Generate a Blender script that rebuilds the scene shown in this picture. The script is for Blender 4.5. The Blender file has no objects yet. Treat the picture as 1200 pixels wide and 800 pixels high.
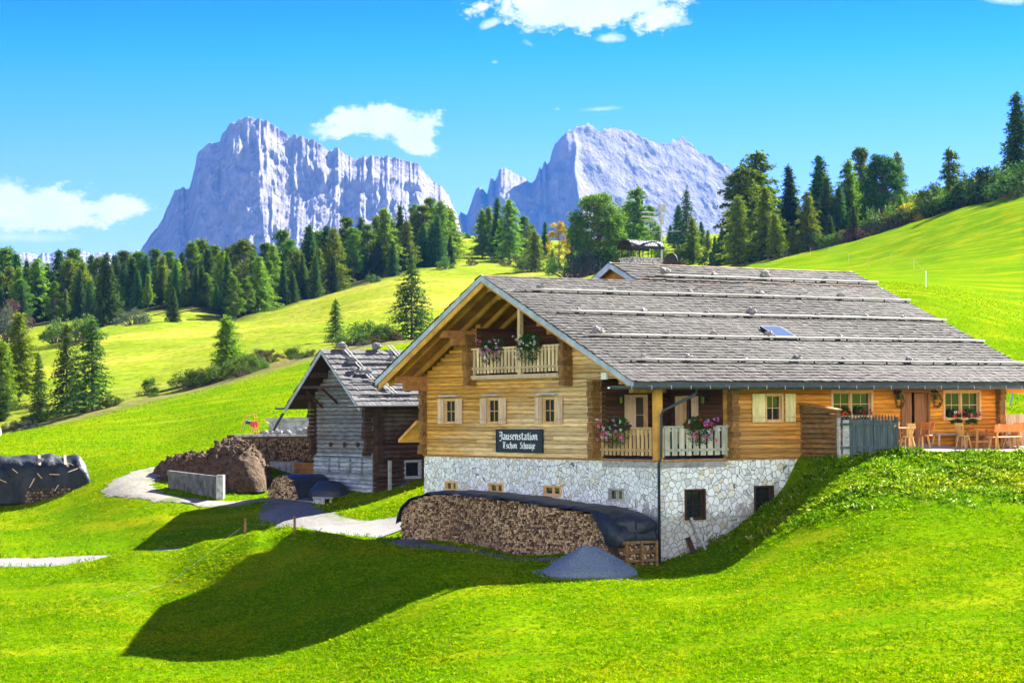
import bpy, math, random
EXPO, SUN, SKY, SKYSAT, CL, CL_FILL, HAZE, HAZECOL, GRASS = 2.8, 5.0, .05, 1.25, 3.3, 16, 2.8e-5, (.06, .31, 1.), 1.
import bpy, math, random
import numpy as np
from mathutils import Vector, Matrix
from mathutils.bvhtree import BVHTree
from mathutils.noise import fractal as _frac
R = math.radians
SC = bpy.context.scene
COL = SC.collection
rnd = random.Random(11)
NR = np.random.default_rng(5)

# ------------------------------------------------------------------ survey camera
F = 2600.; HOR = 482.; EPS = .007
_p = math.atan((HOR-400)/F); _cp, _sp = math.cos(_p), math.sin(_p); _ce, _se = math.cos(EPS), math.sin(EPS)
AX_N = Vector((0, _cp, _sp)); _u0 = Vector((0, -_sp, _cp)); _r0 = Vector((1, 0, 0))
AX_R = _r0*_ce-_u0*_se; AX_W = _r0*_se+_u0*_ce
def ray(px, py): return AX_N+AX_R*((px-600)/F)+AX_W*(-(py-400)/F)
def at(px, py, D):
    d = ray(px, py); return d*(D/d.y)
cam = bpy.data.cameras.new('camera'); co = bpy.data.objects.new('camera', cam); COL.objects.link(co)
cam.sensor_width = 36; cam.lens = 36*F/1200; cam.clip_end = 60000; cam.clip_start = .5
mw = Matrix.Identity(4)
for i in range(3): mw[i][0] = AX_R[i]; mw[i][1] = AX_W[i]; mw[i][2] = -AX_N[i]
co.matrix_world = mw
SC.camera = co
SC.render.resolution_x = 1024; SC.render.resolution_y = 682
SC.view_settings.view_transform = 'Standard'; SC.view_settings.look = 'None'
SC.view_settings.gamma = 1; SC.view_settings.exposure = EXPO

# ------------------------------------------------------------------ objects
def tag(o, label=None, cat=None, group=None, kind=None):
    if label: o['label'] = label
    if cat: o['category'] = cat
    if group: o['group'] = group
    if kind: o['kind'] = kind
    return o
def empty(name, loc=(0, 0, 0), rz=0, label=None, cat=None, group=None):
    o = bpy.data.objects.new(name, None); COL.objects.link(o); o.location = loc; o.rotation_euler = (0, 0, rz)
    return tag(o, label, cat, group)
KIDS = {}
def link_child(o, p):
    o.parent = p; KIDS.setdefault(p.name, []).append(o)
def copy_tree(o, parent=None):
    c = o.copy(); COL.objects.link(c)
    if parent: link_child(c, parent)
    for ch in KIDS.get(o.name, []): copy_tree(ch, c)
    return c

class MB:
    def __init__(s): s.v = []; s.f = []; s.mi = []; s.m = 0
    def add(s, vs, fs):
        o = len(s.v); s.v += [tuple(v) for v in vs]; s.f += [tuple(i+o for i in f) for f in fs]; s.mi += [s.m]*len(fs); return s
    BF = [(0, 3, 2, 1), (4, 5, 6, 7), (0, 1, 5, 4), (1, 2, 6, 5), (2, 3, 7, 6), (3, 0, 4, 7)]
    def hexa(s, p): return s.add(p, MB.BF)
    def box(s, x0, x1, y0, y1, z0, z1):
        return s.hexa([(x0, y0, z0), (x1, y0, z0), (x1, y1, z0), (x0, y1, z0), (x0, y0, z1), (x1, y0, z1), (x1, y1, z1), (x0, y1, z1)])
    def bar(s, p0, p1, w, h, up=(0, 0, 1)):
        p0, p1 = Vector(p0), Vector(p1); d = (p1-p0).normalized(); up = Vector(up)
        sx = d.cross(up)
        if sx.length < 1e-4: sx = d.cross(Vector((1, 0, 0)))
        sx.normalize(); u = sx.cross(d).normalized(); sx = sx*w/2; u = u*h/2
        return s.hexa([p0-sx-u, p0+sx-u, p0+sx+u, p0-sx+u, p1-sx-u, p1+sx-u, p1+sx+u, p1-sx+u])
    def tube(s, pts, rad, n=8):
        pts = [Vector(p) for p in pts]
        if not hasattr(rad, '__len__'): rad = [rad]*len(pts)
        vs = []; fs = []
        for i, p in enumerate(pts):
            d = (pts[min(i+1, len(pts)-1)]-pts[max(i-1, 0)]).normalized()
            a = d.cross(Vector((0, 0, 1)))
            if a.length < .05: a = d.cross(Vector((1, 0, 0)))
            a.normalize(); b = d.cross(a)
            for k in range(n):
                t = 2*math.pi*k/n; vs.append(p+(a*math.cos(t)+b*math.sin(t))*rad[i])
        for i in range(len(pts)-1):
            for k in range(n): fs.append((i*n+k, i*n+(k+1) % n, (i+1)*n+(k+1) % n, (i+1)*n+k))
        fs.append(tuple(range(n))[::-1]); fs.append(tuple((len(pts)-1)*n+k for k in range(n)))
        return s.add(vs, fs)
    def prism(s, poly, fn, t0, t1):
        n = len(poly); vs = [fn(p, t0) for p in poly]+[fn(p, t1) for p in poly]
        fs = [tuple(range(n))[::-1], tuple(range(n, 2*n))]+[(i, (i+1) % n, n+(i+1) % n, n+i) for i in range(n)]
        return s.add(vs, fs)
    def blob(s, c, r, seed=0, amp=.25, nu=10, nv=7, freq=1.6):
        c = Vector(c); vs = []; fs = []
        off = Vector((seed*7.31, seed*3.7, seed*1.93))
        for j in range(nv+1):
            ph = math.pi*j/nv
            for i in range(nu):
                t = 2*math.pi*i/nu
                d = Vector((math.sin(ph)*math.cos(t), math.sin(ph)*math.sin(t), math.cos(ph)))
                k = 1+amp*_frac(d*freq+off, 1, 2, 3)
                vs.append(c+Vector((d.x*r[0], d.y*r[1], d.z*r[2]))*k)
        for j in range(nv):
            for i in range(nu):
                fs.append((j*nu+i, (j+1)*nu+i, (j+1)*nu+(i+1) % nu, j*nu+(i+1) % nu))
        return s.add(vs, fs)
    def build(s, name, mat, parent=None, smooth=False, fix=True, bevel=0):
        me = bpy.data.meshes.new(name); me.from_pydata(s.v, [], s.f)
        for q in (mat if isinstance(mat, list) else [mat]): me.materials.append(q)
        if s.m: me.polygons.foreach_set('material_index', s.mi)
        if fix:
            import bmesh
            bm = bmesh.new(); bm.from_mesh(me); bmesh.ops.recalc_face_normals(bm, faces=bm.faces)
            bm.to_mesh(me); bm.free()
        if smooth: me.polygons.foreach_set('use_smooth', [True]*len(me.polygons))
        me.update()
        o = bpy.data.objects.new(name, me); COL.objects.link(o)
        if parent: link_child(o, parent)
        if bevel:
            m = o.modifiers.new('bevel', 'BEVEL'); m.width = bevel; m.segments = 1; m.limit_method = 'ANGLE'
        return o
def np_mesh(name, verts, faces, mat, parent=None, smooth=False):
    verts = np.asarray(verts, dtype=np.float32); faces = np.asarray(faces, dtype=np.int32); k = faces.shape[1]
    me = bpy.data.meshes.new(name); me.vertices.add(len(verts)); me.vertices.foreach_set('co', verts.ravel())
    me.loops.add(faces.size); me.loops.foreach_set('vertex_index', faces.ravel())
    me.polygons.add(len(faces)); me.polygons.foreach_set('loop_start', np.arange(0, faces.size, k, dtype=np.int32))
    me.polygons.foreach_set('loop_total', np.full(len(faces), k, dtype=np.int32))
    if smooth: me.polygons.foreach_set('use_smooth', np.ones(len(faces), dtype=bool))
    me.update(calc_edges=True); me.validate(); me.materials.append(mat)
    o = bpy.data.objects.new(name, me); COL.objects.link(o)
    if parent: link_child(o, parent)
    return o

# ------------------------------------------------------------------ materials
class NT:
    def __init__(s, name):
        s.m = bpy.data.materials.new(name); s.m.use_nodes = True; s.t = s.m.node_tree; s.t.nodes.clear()
        s.out = s.n('ShaderNodeOutputMaterial'); s.b = s.n('ShaderNodeBsdfPrincipled')
        s.l(s.b.outputs[0], s.out.inputs['Surface'])
    def n(s, t, **k):
        x = s.t.nodes.new(t)
        for a, b in k.items(): setattr(x, a, b)
        return x
    def l(s, a, b): s.t.links.new(a, b)
    def coord(s, scale=(1, 1, 1), kind='Object'):
        if kind == 'World': c = s.n('ShaderNodeNewGeometry').outputs['Position']
        else: c = s.n('ShaderNodeTexCoord').outputs[kind]
        mp = s.n('ShaderNodeMapping'); mp.inputs['Scale'].default_value = scale; s.l(c, mp.inputs['Vector']); return mp.outputs[0]
    def noise(s, vec, scale, detail=4, rough=.6):
        x = s.n('ShaderNodeTexNoise'); x.inputs['Scale'].default_value = scale; x.inputs['Detail'].default_value = detail
        x.inputs['Roughness'].default_value = rough; s.l(vec, x.inputs['Vector']); return x.outputs['Fac']
    def ramp(s, fac, stops):
        x = s.n('ShaderNodeValToRGB'); e = x.color_ramp.elements
        while len(e) < len(stops): e.new(.5)
        for i, (p, c) in enumerate(stops): e[i].position = p; e[i].color = (c[0], c[1], c[2], 1) if hasattr(c, '__len__') else (c, c, c, 1)
        s.l(fac, x.inputs[0]); return x.outputs[0]
    def mix(s, fac, a, b, mode='MIX'):
        x = s.n('ShaderNodeMix', data_type='RGBA', blend_type=mode)
        for v, i in ((fac, 0), (a, 6), (b, 7)):
            if hasattr(v, 'is_linked') or hasattr(v, 'links'): s.l(v, x.inputs[i])
            elif i == 0: x.inputs[0].default_value = v
            else: x.inputs[i].default_value = (v[0], v[1], v[2], 1)
        return x.outputs[2]
    def math(s, op, a, b=0., c=0.):
        x = s.n('ShaderNodeMath', operation=op)
        for i, v in enumerate((a, b, c)):
            if hasattr(v, 'links'): s.l(v, x.inputs[i])
            else: x.inputs[i].default_value = v
        return x.outputs[0]
    def bump(s, h, strength=.5, dist=.02):
        x = s.n('ShaderNodeBump'); x.inputs['Strength'].default_value = strength; x.inputs['Distance'].default_value = dist
        s.l(h, x.inputs['Height']); s.l(x.outputs[0], s.b.inputs['Normal'])
    def island(s): return s.n('ShaderNodeNewGeometry').outputs['Random Per Island']
    def col(s, c):
        if hasattr(c, 'links'): s.l(c, s.b.inputs['Base Color'])
        else: s.b.inputs['Base Color'].default_value = (*c, 1)
    def fin(s, rough=.8, spec=.2, metal=0):
        s.b.inputs['Roughness'].default_value = rough; s.b.inputs['Specular IOR Level'].default_value = spec; s.b.inputs['Metallic'].default_value = metal
        return s.m
def simple(name, c1, c2, scale=4, stretch=(1, 1, 1), rough=.8, bump=.3, bdist=.01, isl=0., spec=.2, metal=0, coord='Object', stain=None):
    t = NT(name); v = t.coord(stretch, coord); f = t.noise(v, scale, 5, .65)
    c = t.mix(t.ramp(f, [(.35, 0), (.68, 1)]), c1, c2)
    if stain:
        f2 = t.noise(t.coord((1, 1, 1), coord), stain[1], 3, .6); c = t.mix(t.ramp(f2, [(.5, 0), (.68, stain[2] if len(stain) > 2 else .8)]), c, stain[0])
    if isl:
        r = t.ramp(t.island(), [(0, 1-isl), (1, 1+isl)])
        x = t.n('ShaderNodeMapRange'); x.inputs['To Min'].default_value = 1-isl; x.inputs['To Max'].default_value = 1+isl
        t.l(t.island(), x.inputs[0]); c = t.mix(1., c, x.outputs[0], 'MULTIPLY')
    t.col(c)
    if bump: t.bump(f, bump, bdist)
    return t.fin(rough, spec, metal)
def leafmat(name, stops, trans=.3, patch=False):
    t = NT(name); c = t.ramp(t.island(), stops)
    if patch:
        pn = t.noise(t.coord((1, 1, 1), 'World'), .13, 4, .65); c = t.mix(t.ramp(pn, [(.50, 0), (.68, .85)]), c, t.mix(1., c, (1.75, 1.10, 1.2), 'MULTIPLY')); p2 = t.noise(t.coord((1, 1, 1), 'World'), .45, 4, .7); c = t.mix(t.ramp(p2, [(.28, .5), (.44, 0)]), c, t.mix(1., c, (.55, .70, 1.), 'MULTIPLY'))
    oi = t.n('ShaderNodeObjectInfo').outputs['Random']
    h = t.n('ShaderNodeHueSaturation'); t.l(c, h.inputs['Color'])
    mr = t.n('ShaderNodeMapRange'); mr.inputs['To Min'].default_value = .72; mr.inputs['To Max'].default_value = 1.3; t.l(oi, mr.inputs[0]); t.l(mr.outputs[0], h.inputs['Value'])
    mh = t.n('ShaderNodeMapRange'); mh.inputs['To Min'].default_value = .475; mh.inputs['To Max'].default_value = .52; t.l(oi, mh.inputs[0]); t.l(mh.outputs[0], h.inputs['Hue'])
    d = t.n('ShaderNodeBsdfDiffuse'); tr = t.n('ShaderNodeBsdfTranslucent'); mx = t.n('ShaderNodeMixShader'); mx.inputs[0].default_value = trans
    t.l(h.outputs[0], d.inputs[0]); t.l(h.outputs[0], tr.inputs[0]); t.l(d.outputs[0], mx.inputs[1]); t.l(tr.outputs[0], mx.inputs[2]); t.l(mx.outputs[0], t.out.inputs['Surface'])
    return t.m
M = {}
def logmat(name, gold, grey, axis, weather):
    """weathered log wall; weather(t) returns a 0..1 socket that greys the wood, by wear and on the front also by missing bounce light"""
    t = NT(name); st = (14, 1.1, 14) if axis == 'b' else (1.1, 14, 14)
    v = t.coord(st); f = t.noise(v, 1.2, 6, .7)
    g = t.noise(t.coord((.35, .35, 2.2) ), 1.5, 3, .6)
    w = weather(t, g)
    dk = tuple(x*.48 for x in gold); dg = tuple(x*.52 for x in grey)
    ga = t.mix(t.ramp(f, [(.35, 0), (.6, 1)]), dk, gold); gb = t.mix(t.ramp(f, [(.33, 0), (.58, 1)]), dg, grey)
    c = t.mix(w, ga, gb)
    mr = t.n('ShaderNodeMapRange'); mr.inputs['To Min'].default_value = .6; mr.inputs['To Max'].default_value = 1.2; t.l(t.island(), mr.inputs[0])
    c = t.mix(1., c, mr.outputs[0], 'MULTIPLY')
    k = t.noise(t.coord((9, 9, 9)), 1., 2, .5); c = t.mix(t.ramp(k, [(.68, 0), (.75, .55)]), c, (.10, .06, .03))
    t.col(c); t.bump(f, .5, .02); return t.fin(.75, .15)
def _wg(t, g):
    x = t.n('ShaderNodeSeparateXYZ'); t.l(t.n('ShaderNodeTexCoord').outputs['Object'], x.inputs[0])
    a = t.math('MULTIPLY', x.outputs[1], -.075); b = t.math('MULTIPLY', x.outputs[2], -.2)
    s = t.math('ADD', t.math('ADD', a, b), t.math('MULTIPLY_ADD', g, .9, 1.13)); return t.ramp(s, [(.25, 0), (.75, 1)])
def _wf_bounce(t, g):  # browner toward the loggia: wear, plus terrace bounce light put into the colour
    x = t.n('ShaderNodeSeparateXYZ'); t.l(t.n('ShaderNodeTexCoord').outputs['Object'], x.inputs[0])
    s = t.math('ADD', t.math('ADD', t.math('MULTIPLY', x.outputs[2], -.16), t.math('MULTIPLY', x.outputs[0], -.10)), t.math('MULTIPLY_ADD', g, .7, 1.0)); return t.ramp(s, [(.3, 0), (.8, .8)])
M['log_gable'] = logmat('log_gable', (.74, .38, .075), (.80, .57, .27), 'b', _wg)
M['log_front'] = logmat('log_front', (.90, .35, .035), (.42, .25, .085), 'a', _wf_bounce)
M['log_recess'] = logmat('log_recess', (.11, .042, .018), (.085, .04, .02), 'a', _wf_bounce)
M['log_end'] = simple('log_end', (.09, .042, .012), (.31, .165, .045), 6, (3, 3, 1), .8, .5, .02, .3)
M['log_dark'] = simple('log_dark', (.022, .012, .007), (.065, .033, .017), 5, (3, 3, .6), .8, .4, .02, .3)
M['gold_wood'] = simple('gold_wood', (.42, .20, .035), (.66, .36, .07), 3, (.6, .6, .6), .7, .3, .01, .18)
M['soffit'] = simple('soffit', (.22, .095, .018), (.40, .20, .04), 2.5, (.5, .5, .5), .75, .3, .01, .12)
M['beam'] = simple('beam', (.22, .10, .03), (.42, .20, .05), 4, (1, 1, 1), .75, .4, .01, .2)
M['pale_wood'] = simple('pale_wood', (.42, .28, .17), (.62, .46, .30), 4, (2, 2, .3), .75, .35, .008, .18)
M['rail_wood'] = simple('rail_wood', (.42, .30, .16), (.72, .56, .34), 4, (2, 2, .4), .75, .35, .008, .25)
M['brown_rail'] = simple('brown_rail', (.30, .19, .075), (.56, .39, .18), 4, (2, 2, .4), .75, .35, .008, .25)
M['grey_rail'] = simple('grey_rail', (.24, .24, .19), (.46, .46, .37), 4, (2, 2, .4), .75, .35, .008, .2)
M['frame_wood'] = simple('frame_wood', (.50, .30, .13), (.64, .42, .2), 5, (1, 1, 1), .6, .2, .004, .1)
M['shut_yellow'] = simple('shut_yellow', (.48, .40, .18), (.66, .58, .30), 4, (2, 2, .4), .75, .3, .006, .15)
M['barge'] = simple('barge', (.27, .33, .40), (.50, .56, .62), 3, (1, 1, 1), .7, .3, .01, .05, stain=((.20, .25, .31), 1.5))
M['metal_dark'] = simple('metal_dark', (.010, .012, .016), (.03, .035, .042), 6, (1, 1, 1), .6, .1, .003, 0, .3)
M['gutter'] = simple('gutter', (.022, .035, .04), (.05, .07, .075), 3, (1, 1, 1), .5, .15, .004, 0, .4)
M['downpipe'] = simple('downpipe', (.012, .02, .03), (.03, .045, .06), 3, (1, 1, 1), .45, .1, .003, 0, .5)
M['metal_pale'] = simple('metal_pale', (.26, .26, .25), (.4, .4, .37), 8, (1, 1, 1), .5, .05, .002, 0, .4, .3)
M['iron'] = simple('iron', (.012, .012, .014), (.03, .03, .03), 8, (1, 1, 1), .5, .1, .003, 0, .4)
M['black_sign'] = simple('black_sign', (.008, .014, .022), (.02, .03, .042), 6, (1, 1, 1), .5, .1, .003, 0, .3)
M['white_paint'] = simple('white_paint', (.72, .74, .74), (.82, .83, .82), 9, (1, 1, 1), .7, .1, .003)
M['interior_dark'] = simple('interior_dark', (.006, .006, .007), (.012, .011, .01), 3, (1, 1, 1), .9, 0)  # near-black colour stands for the darkness inside openings
M['curtain'] = simple('curtain', (.5, .48, .42), (.7, .68, .62), 20, (1, 1, .1), .9, .1)
t = NT('window_glass'); t.col((.012, .016, .018)); M['glass'] = t.fin(.04, .9); t.b.inputs['IOR'].default_value = 1.6
t = NT('dark_glass'); t.col((.010, .013, .016)); M['glass_dark'] = t.fin(.12, .25); t.b.inputs['IOR'].default_value = 1.3
t = NT('skylight_glass'); t.col((.07, .09, .11)); M['skyglass'] = t.fin(.08, .5); t.b.inputs['IOR'].default_value = 1.5
M['earth'] = simple('earth', (.12, .085, .05), (.25, .18, .11), 3, (1, 1, 1), .95, .8, .06, coord='World')
M['bark'] = simple('bark', (.06, .045, .035), (.15, .11, .085), 6, (1, 1, .3), .9, .6, .03)
M['stone_roof'] = simple('stone_roof', (.16, .145, .135), (.30, .28, .26), 6, (1, 1, 1), .9, .6, .02)
M['stone_dark'] = simple('stone_dark', (.10, .10, .11), (.24, .22, .22), 6, (1, 1, 1), .9, .6, .02)
M['snow_rail'] = simple('snow_rail', (.30, .275, .24), (.44, .41, .36), 4, (.5, 3, 3), .8, .3, .006, .1)
M['conc'] = simple('conc', (.26, .26, .25), (.44, .43, .41), 2.5, (1, 1, 1), .9, .5, .01, stain=((.12, .12, .12), 3))
M['tarp'] = simple('tarp', (.010, .013, .018), (.026, .032, .04), 4.5, (1, 1, 1), .48, .8, .06, 0, .35)
M['tarp_grey'] = simple('tarp_grey', (.006, .008, .011), (.018, .023, .032), 1.6, (1, 1, 1), .5, .9, .12, 0, .25)
M['gravel_heap'] = simple('gravel_heap', (.09, .12, .15), (.21, .26, .31), 22, (1, 1, 1), .95, .9, .05, coord='World')
M['picket'] = simple('picket', (.03, .046, .05), (.09, .115, .115), 4, (3, 3, .3), .8, .4, .006, .25)
M['barn_roofboard'] = simple('barn_fascia', (.24, .27, .30), (.42, .45, .48), 3, (1, 1, 1), .8, .3, .01)
M['barn_wood'] = simple('barn_wood', (.065, .070, .075), (.235, .24, .245), 2.2, (1.2, .8, 6), .85, .7, .03, .22, stain=((.13, .10, .075), .9))
M['barn_low'] = simple('barn_low', (.14, .165, .20), (.42, .46, .50), 2.4, (1.2, .8, 6), .85, .8, .03, .12, stain=((.17, .165, .16), 1.6))
M['barn_brown'] = simple('barn_brown', (.03, .014, .009), (.085, .042, .024), 3, (.8, 1, 6), .85, .6, .03, .25, stain=((.22, .2, .18), .8, .4))
M['old_board'] = simple('old_board', (.20, .20, .20), (.42, .41, .39), 4, (1, 1, 3), .85, .5, .01, .25)
M['terrace_wood'] = simple('terrace_wood', (.46, .12, .022), (.66, .20, .04), 5, (1, 1, 1), .55, .2, .005, .12, .35)
M['chair_wood'] = simple('chair_wood', (.38, .20, .06), (.58, .34, .12), 5, (1, 1, 1), .6, .2, .005, .12)
M['grey_seat'] = simple('grey_seat', (.20, .22, .25), (.34, .36, .38), 5, (1, 1, 1), .7, .2, .005)
M['door_wood'] = simple('door_wood', (.17, .07, .025), (.30, .125, .045), 4, (3, 3, .4), .65, .3, .006, .1)
M['red_paint'] = simple('red_paint', (.45, .03, .03), (.62, .06, .05), 6, (1, 1, 1), .45, .1, .003, 0, .4)
M['orange_rod'] = simple('orange_rod', (.62, .17, .05), (.75, .28, .10), 6, (1, 1, 1), .5, .1, .003, 0, .4)
M['blue_paint'] = simple('blue_paint', (.12, .25, .30), (.2, .34, .38), 6, (1, 1, 1), .5, .1, .003)
M['terracotta'] = simple('terracotta', (.40, .12, .06), (.5, .17, .09), 6, (1, 1, 1), .8, .2, .005)
t = NT('striped_canvas'); x = t.n('ShaderNodeSeparateXYZ'); t.l(t.n('ShaderNodeTexCoord').outputs['Object'], x.inputs[0])
s_ = t.math('GREATER_THAN', t.math('FRACT', t.math('MULTIPLY', x.outputs[1], 2.6)), .5); t.col(t.mix(s_, (.78, .72, .6), (.75, .34, .07))); M['stripe'] = t.fin(.9, .1)
# split firewood: pale and dark end grain by log
def firewood(name, tone=1.):
    t = NT(name); v = t.coord(); f = t.noise(v, 22, 3)
    c = t.ramp(t.island(), [(0, (.045*tone, .027*tone, .018*tone)), (.3, (.17*tone, .10*tone, .055*tone)), (.62, (.42*tone, .28*tone, .15*tone)), (1, (.66*tone, .48*tone, .28*tone))])
    big = t.noise(v, .35, 3); c = t.mix(t.ramp(big, [(.42, 0), (.66, .4)]), c, (.10*tone, .06*tone, .04*tone))
    t.col(t.mix(t.ramp(f, [(.4, 0), (.7, .35)]), c, (.08, .05, .03))); t.bump(f, .4, .01); return t.fin(.9, .1)
M['firewood'] = firewood('firewood', 1.2); M['firewood_dark'] = firewood('firewood_dark', .5)
# rubble stone facing
t = NT('rubble_stone'); v = t.coord((1, 1, 1)); wv = t.n('ShaderNodeMixRGB'); nz = t.n('ShaderNodeTexNoise'); nz.inputs['Scale'].default_value = 1.6; t.l(v, nz.inputs['Vector'])
wv.inputs[0].default_value = .10; t.l(v, wv.inputs[1]); t.l(nz.outputs['Color'], wv.inputs[2])
ed = t.n('ShaderNodeTexVoronoi', feature='DISTANCE_TO_EDGE'); ed.inputs['Scale'].default_value = 4.9; t.l(wv.outputs[0], ed.inputs['Vector'])
ce = t.n('ShaderNodeTexVoronoi', feature='F1'); ce.inputs['Scale'].default_value = 4.9; t.l(wv.outputs[0], ce.inputs['Vector'])
sx = t.n('ShaderNodeSeparateColor'); t.l(ce.outputs['Color'], sx.inputs[0])
sc_ = t.ramp(sx.outputs[0], [(0, (.50, .52, .50)), (.35, (.76, .79, .77)), (.82, (.86, .88, .85)), (.93, (.72, .68, .52)), (1, (.58, .50, .34))])
fn = t.noise(v, 14, 4); sc_ = t.mix(t.ramp(fn, [(.4, 0), (.75, .35)]), sc_, (.45, .46, .44))
dz_ = t.n('ShaderNodeSeparateXYZ'); t.l(v, dz_.inputs[0]); dn = t.noise(v, .9, 5, .7); dirt = t.ramp(t.math('ADD', t.math('MULTIPLY', dz_.outputs[2], -.32), t.math('MULTIPLY', dn, .8)), [(.55, 0), (1., .0), (1.35, .6)]); sc_ = t.mix(t.ramp(dn, [(.52, 0), (.72, .16)]), sc_, (.42, .40, .33)); sc_ = t.mix(dirt, sc_, (.25, .23, .18))
t.col(t.mix(t.ramp(ed.outputs[0], [(.016, 1), (.042, 0)]), sc_, (.13, .135, .125)))
h = t.math('ADD', t.ramp(ed.outputs[0], [(0, 0), (.12, 1)]), t.math('MULTIPLY', fn, .5)); t.bump(h, .6, .05); M['rubble'] = t.fin(.85, .15)
t = NT('chimney_stone'); v = t.coord(); ed = t.n('ShaderNodeTexVoronoi', feature='DISTANCE_TO_EDGE'); ed.inputs['Scale'].default_value = 5; t.l(v, ed.inputs['Vector'])
t.col(t.mix(t.ramp(ed.outputs[0], [(.02, 1), (.08, 0)]), (.48, .46, .44), (.09, .085, .08))); t.bump(ed.outputs[0], .5, .03); M['chim'] = t.fin(.9, .1)
# wooden shingles
def shingle(name, lo, hi, warm):
    t = NT(name); v = t.coord((3, .9, .9)); f = t.noise(v, 9, 4, .7)
    c = t.ramp(t.island(), [(0, lo), (.25, tuple(a*.6+b*.4 for a, b in zip(lo, hi))), (.7, hi), (1, warm)])
    big = t.noise(t.coord((.3, .6, .6)), 1.2, 3)
    c = t.mix(t.ramp(big, [(.4, 0), (.7, .35)]), c, tuple(x*.62 for x in lo))
    t.col(t.mix(t.ramp(f, [(.4, 0), (.72, .5)]), c, tuple(x*.45 for x in lo))); t.bump(f, .5, .02); return t.fin(.85, .15)
M['shingle'] = shingle('shingle', (.028, .025, .022), (.056, .051, .045), (.085, .077, .068))
M['old_shingle'] = shingle('old_shingle', (.055, .055, .058), (.10, .098, .098), (.15, .145, .14))
M['needle_spruce'] = leafmat('needle_spruce', [(0, (.013, .042, .012)), (.5, (.040, .095, .018)), (1, (.095, .165, .020))], .36)
M['needle_larch'] = leafmat('needle_larch', [(0, (.052, .110, .010)), (.5, (.118, .20, .012)), (1, (.21, .275, .016))], .42)
M['needle_pine'] = leafmat('needle_pine', [(0, (.024, .068, .009)), (.5, (.075, .150, .011)), (1, (.165, .225, .013))], .42)
M['needle_yellow'] = leafmat('needle_yellow', [(0, (.14, .12, .012)), (.5, (.34, .25, .015)), (1, (.50, .36, .02))], .35)
M['leaf_shrub'] = leafmat('leaf_shrub', [(0, (.028, .066, .012)), (.5, (.064, .120, .018)), (1, (.12, .17, .03))], .3)
M['leaf_grey'] = leafmat('leaf_grey', [(0, (.035, .055, .035)), (.5, (.07, .095, .055)), (1, (.11, .13, .08))], .3)
M['leaf_pink'] = leafmat('leaf_pink', [(0, (.07, .045, .035)), (.5, (.14, .085, .065)), (1, (.21, .14, .1))], .3)
M['leaf_heath'] = leafmat('leaf_heath', [(0, (.03, .035, .012)), (.5, (.075, .07, .022)), (1, (.13, .12, .035))], .3)
M['flower_leaf'] = leafmat('flower_leaf', [(0, (.014, .05, .016)), (1, (.06, .14, .03))], .2)
def petal(name, c): return leafmat(name, [(0, tuple(x*.7 for x in c)), (1, c)], .2)
M['petal_red'] = petal('petal_red', (.75, .03, .04)); M['petal_pink'] = petal('petal_pink', (.70, .20, .62)); M['petal_white'] = petal('petal_white', (.85, .85, .82))
M['grass_blade'] = leafmat('grass_blade', [(0, (.040, .130, .0006)), (.3, (.084, .215, .0006)), (.65, (.138, .275, .0006)), (.92, (.205, .31, .0008)), (1, (.28, .34, .015))], .38, True)
M['herb_blade'] = leafmat('herb_blade', [(0, (.018, .055, .002)), (.35, (.060, .135, .002)), (.75, (.125, .215, .004)), (.92, (.18, .26, .01)), (1, (.34, .38, .13))], .42, True)
# mountains
def rock(name, c1, c2, sc, zs=.2, bp=22):
    t = NT(name); v = t.coord((1, 1, zs), 'World'); f = t.noise(v, sc, 8, .68); g = t.noise(t.coord((1, 1, 1.6), 'World'), sc*.3, 4)
    c = t.mix(t.ramp(f, [(.32, 0), (.66, 1)]), c1, c2); c = t.mix(t.ramp(g, [(.45, 0), (.65, .5)]), c, (.24, .20, .18))
    t.col(c); t.bump(f, 1., bp); return t.fin(.95, .05)
M['rock'] = rock('rock', (.135, .125, .122), (.31, .285, .27), .045)
M['rock_slab'] = rock('rock_slab', (.12, .115, .112), (.195, .185, .18), .024, .6, 18)
# ------------------------------------------------------------------ house frame
TH = R(33); UX, UY = math.cos(TH), math.sin(TH); VX, VY = -UY, UX
CC = at(771, 540, 79.)
def hw(a, b, z=0.): return Vector((CC.x+a*UX+b*VX, CC.y+a*UY+b*VY, CC.z+z))
BARN = at(437, 572, 104.)
def bw(a, b, z=0.): return Vector((BARN.x+a*UX+b*VX, BARN.y+a*UY+b*VY, BARN.z+z))

# ------------------------------------------------------------------ terrain
CP = []
def cp(*L):
    for q in L: CP.append(tuple(at(*q)))
# near meadow
cp((-40, 800, 69), (100, 800, 68.5), (250, 800, 66), (400, 800, 63), (600, 800, 58), (800, 800, 54), (1000, 800, 51), (1240, 800, 48))
cp((150, 768, 72.7), (180, 717, 83.5), (533, 691, 70.6), (249, 690, 85.2), (315, 661, 86.8), (375, 635, 88), (20, 720, 82), (20, 760, 75), (600, 740, 64))
cp((650, 675, 74.5), (771, 662, 78.4), (771, 700, 69.5), (850, 658, 77.3), (900, 700, 66), (1050, 700, 62.5), (1230, 700, 61), (1230, 660, 66), (1080, 660, 67.5), (960, 660, 71))
# crest below the farm road, the road behind it
cp((-30, 673, 91), (80, 666, 91), (150, 653.5, 91), (240, 645, 90), (300, 634, 89), (345, 631, 88.2))
cp((-40, 667, 95), (-40, 656, 99), (70, 664, 95), (70, 652, 99), (150, 656, 96), (240, 651, 95), (300, 641, 94), (345, 629.5, 92.5), (400, 619, 95.5), (460, 612, 96.5))
cp((470, 633, 90), (430, 634, 90), (500, 652, 82), (600, 654, 81.5), (720, 666, 76.5), (470, 600, 98))
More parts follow.
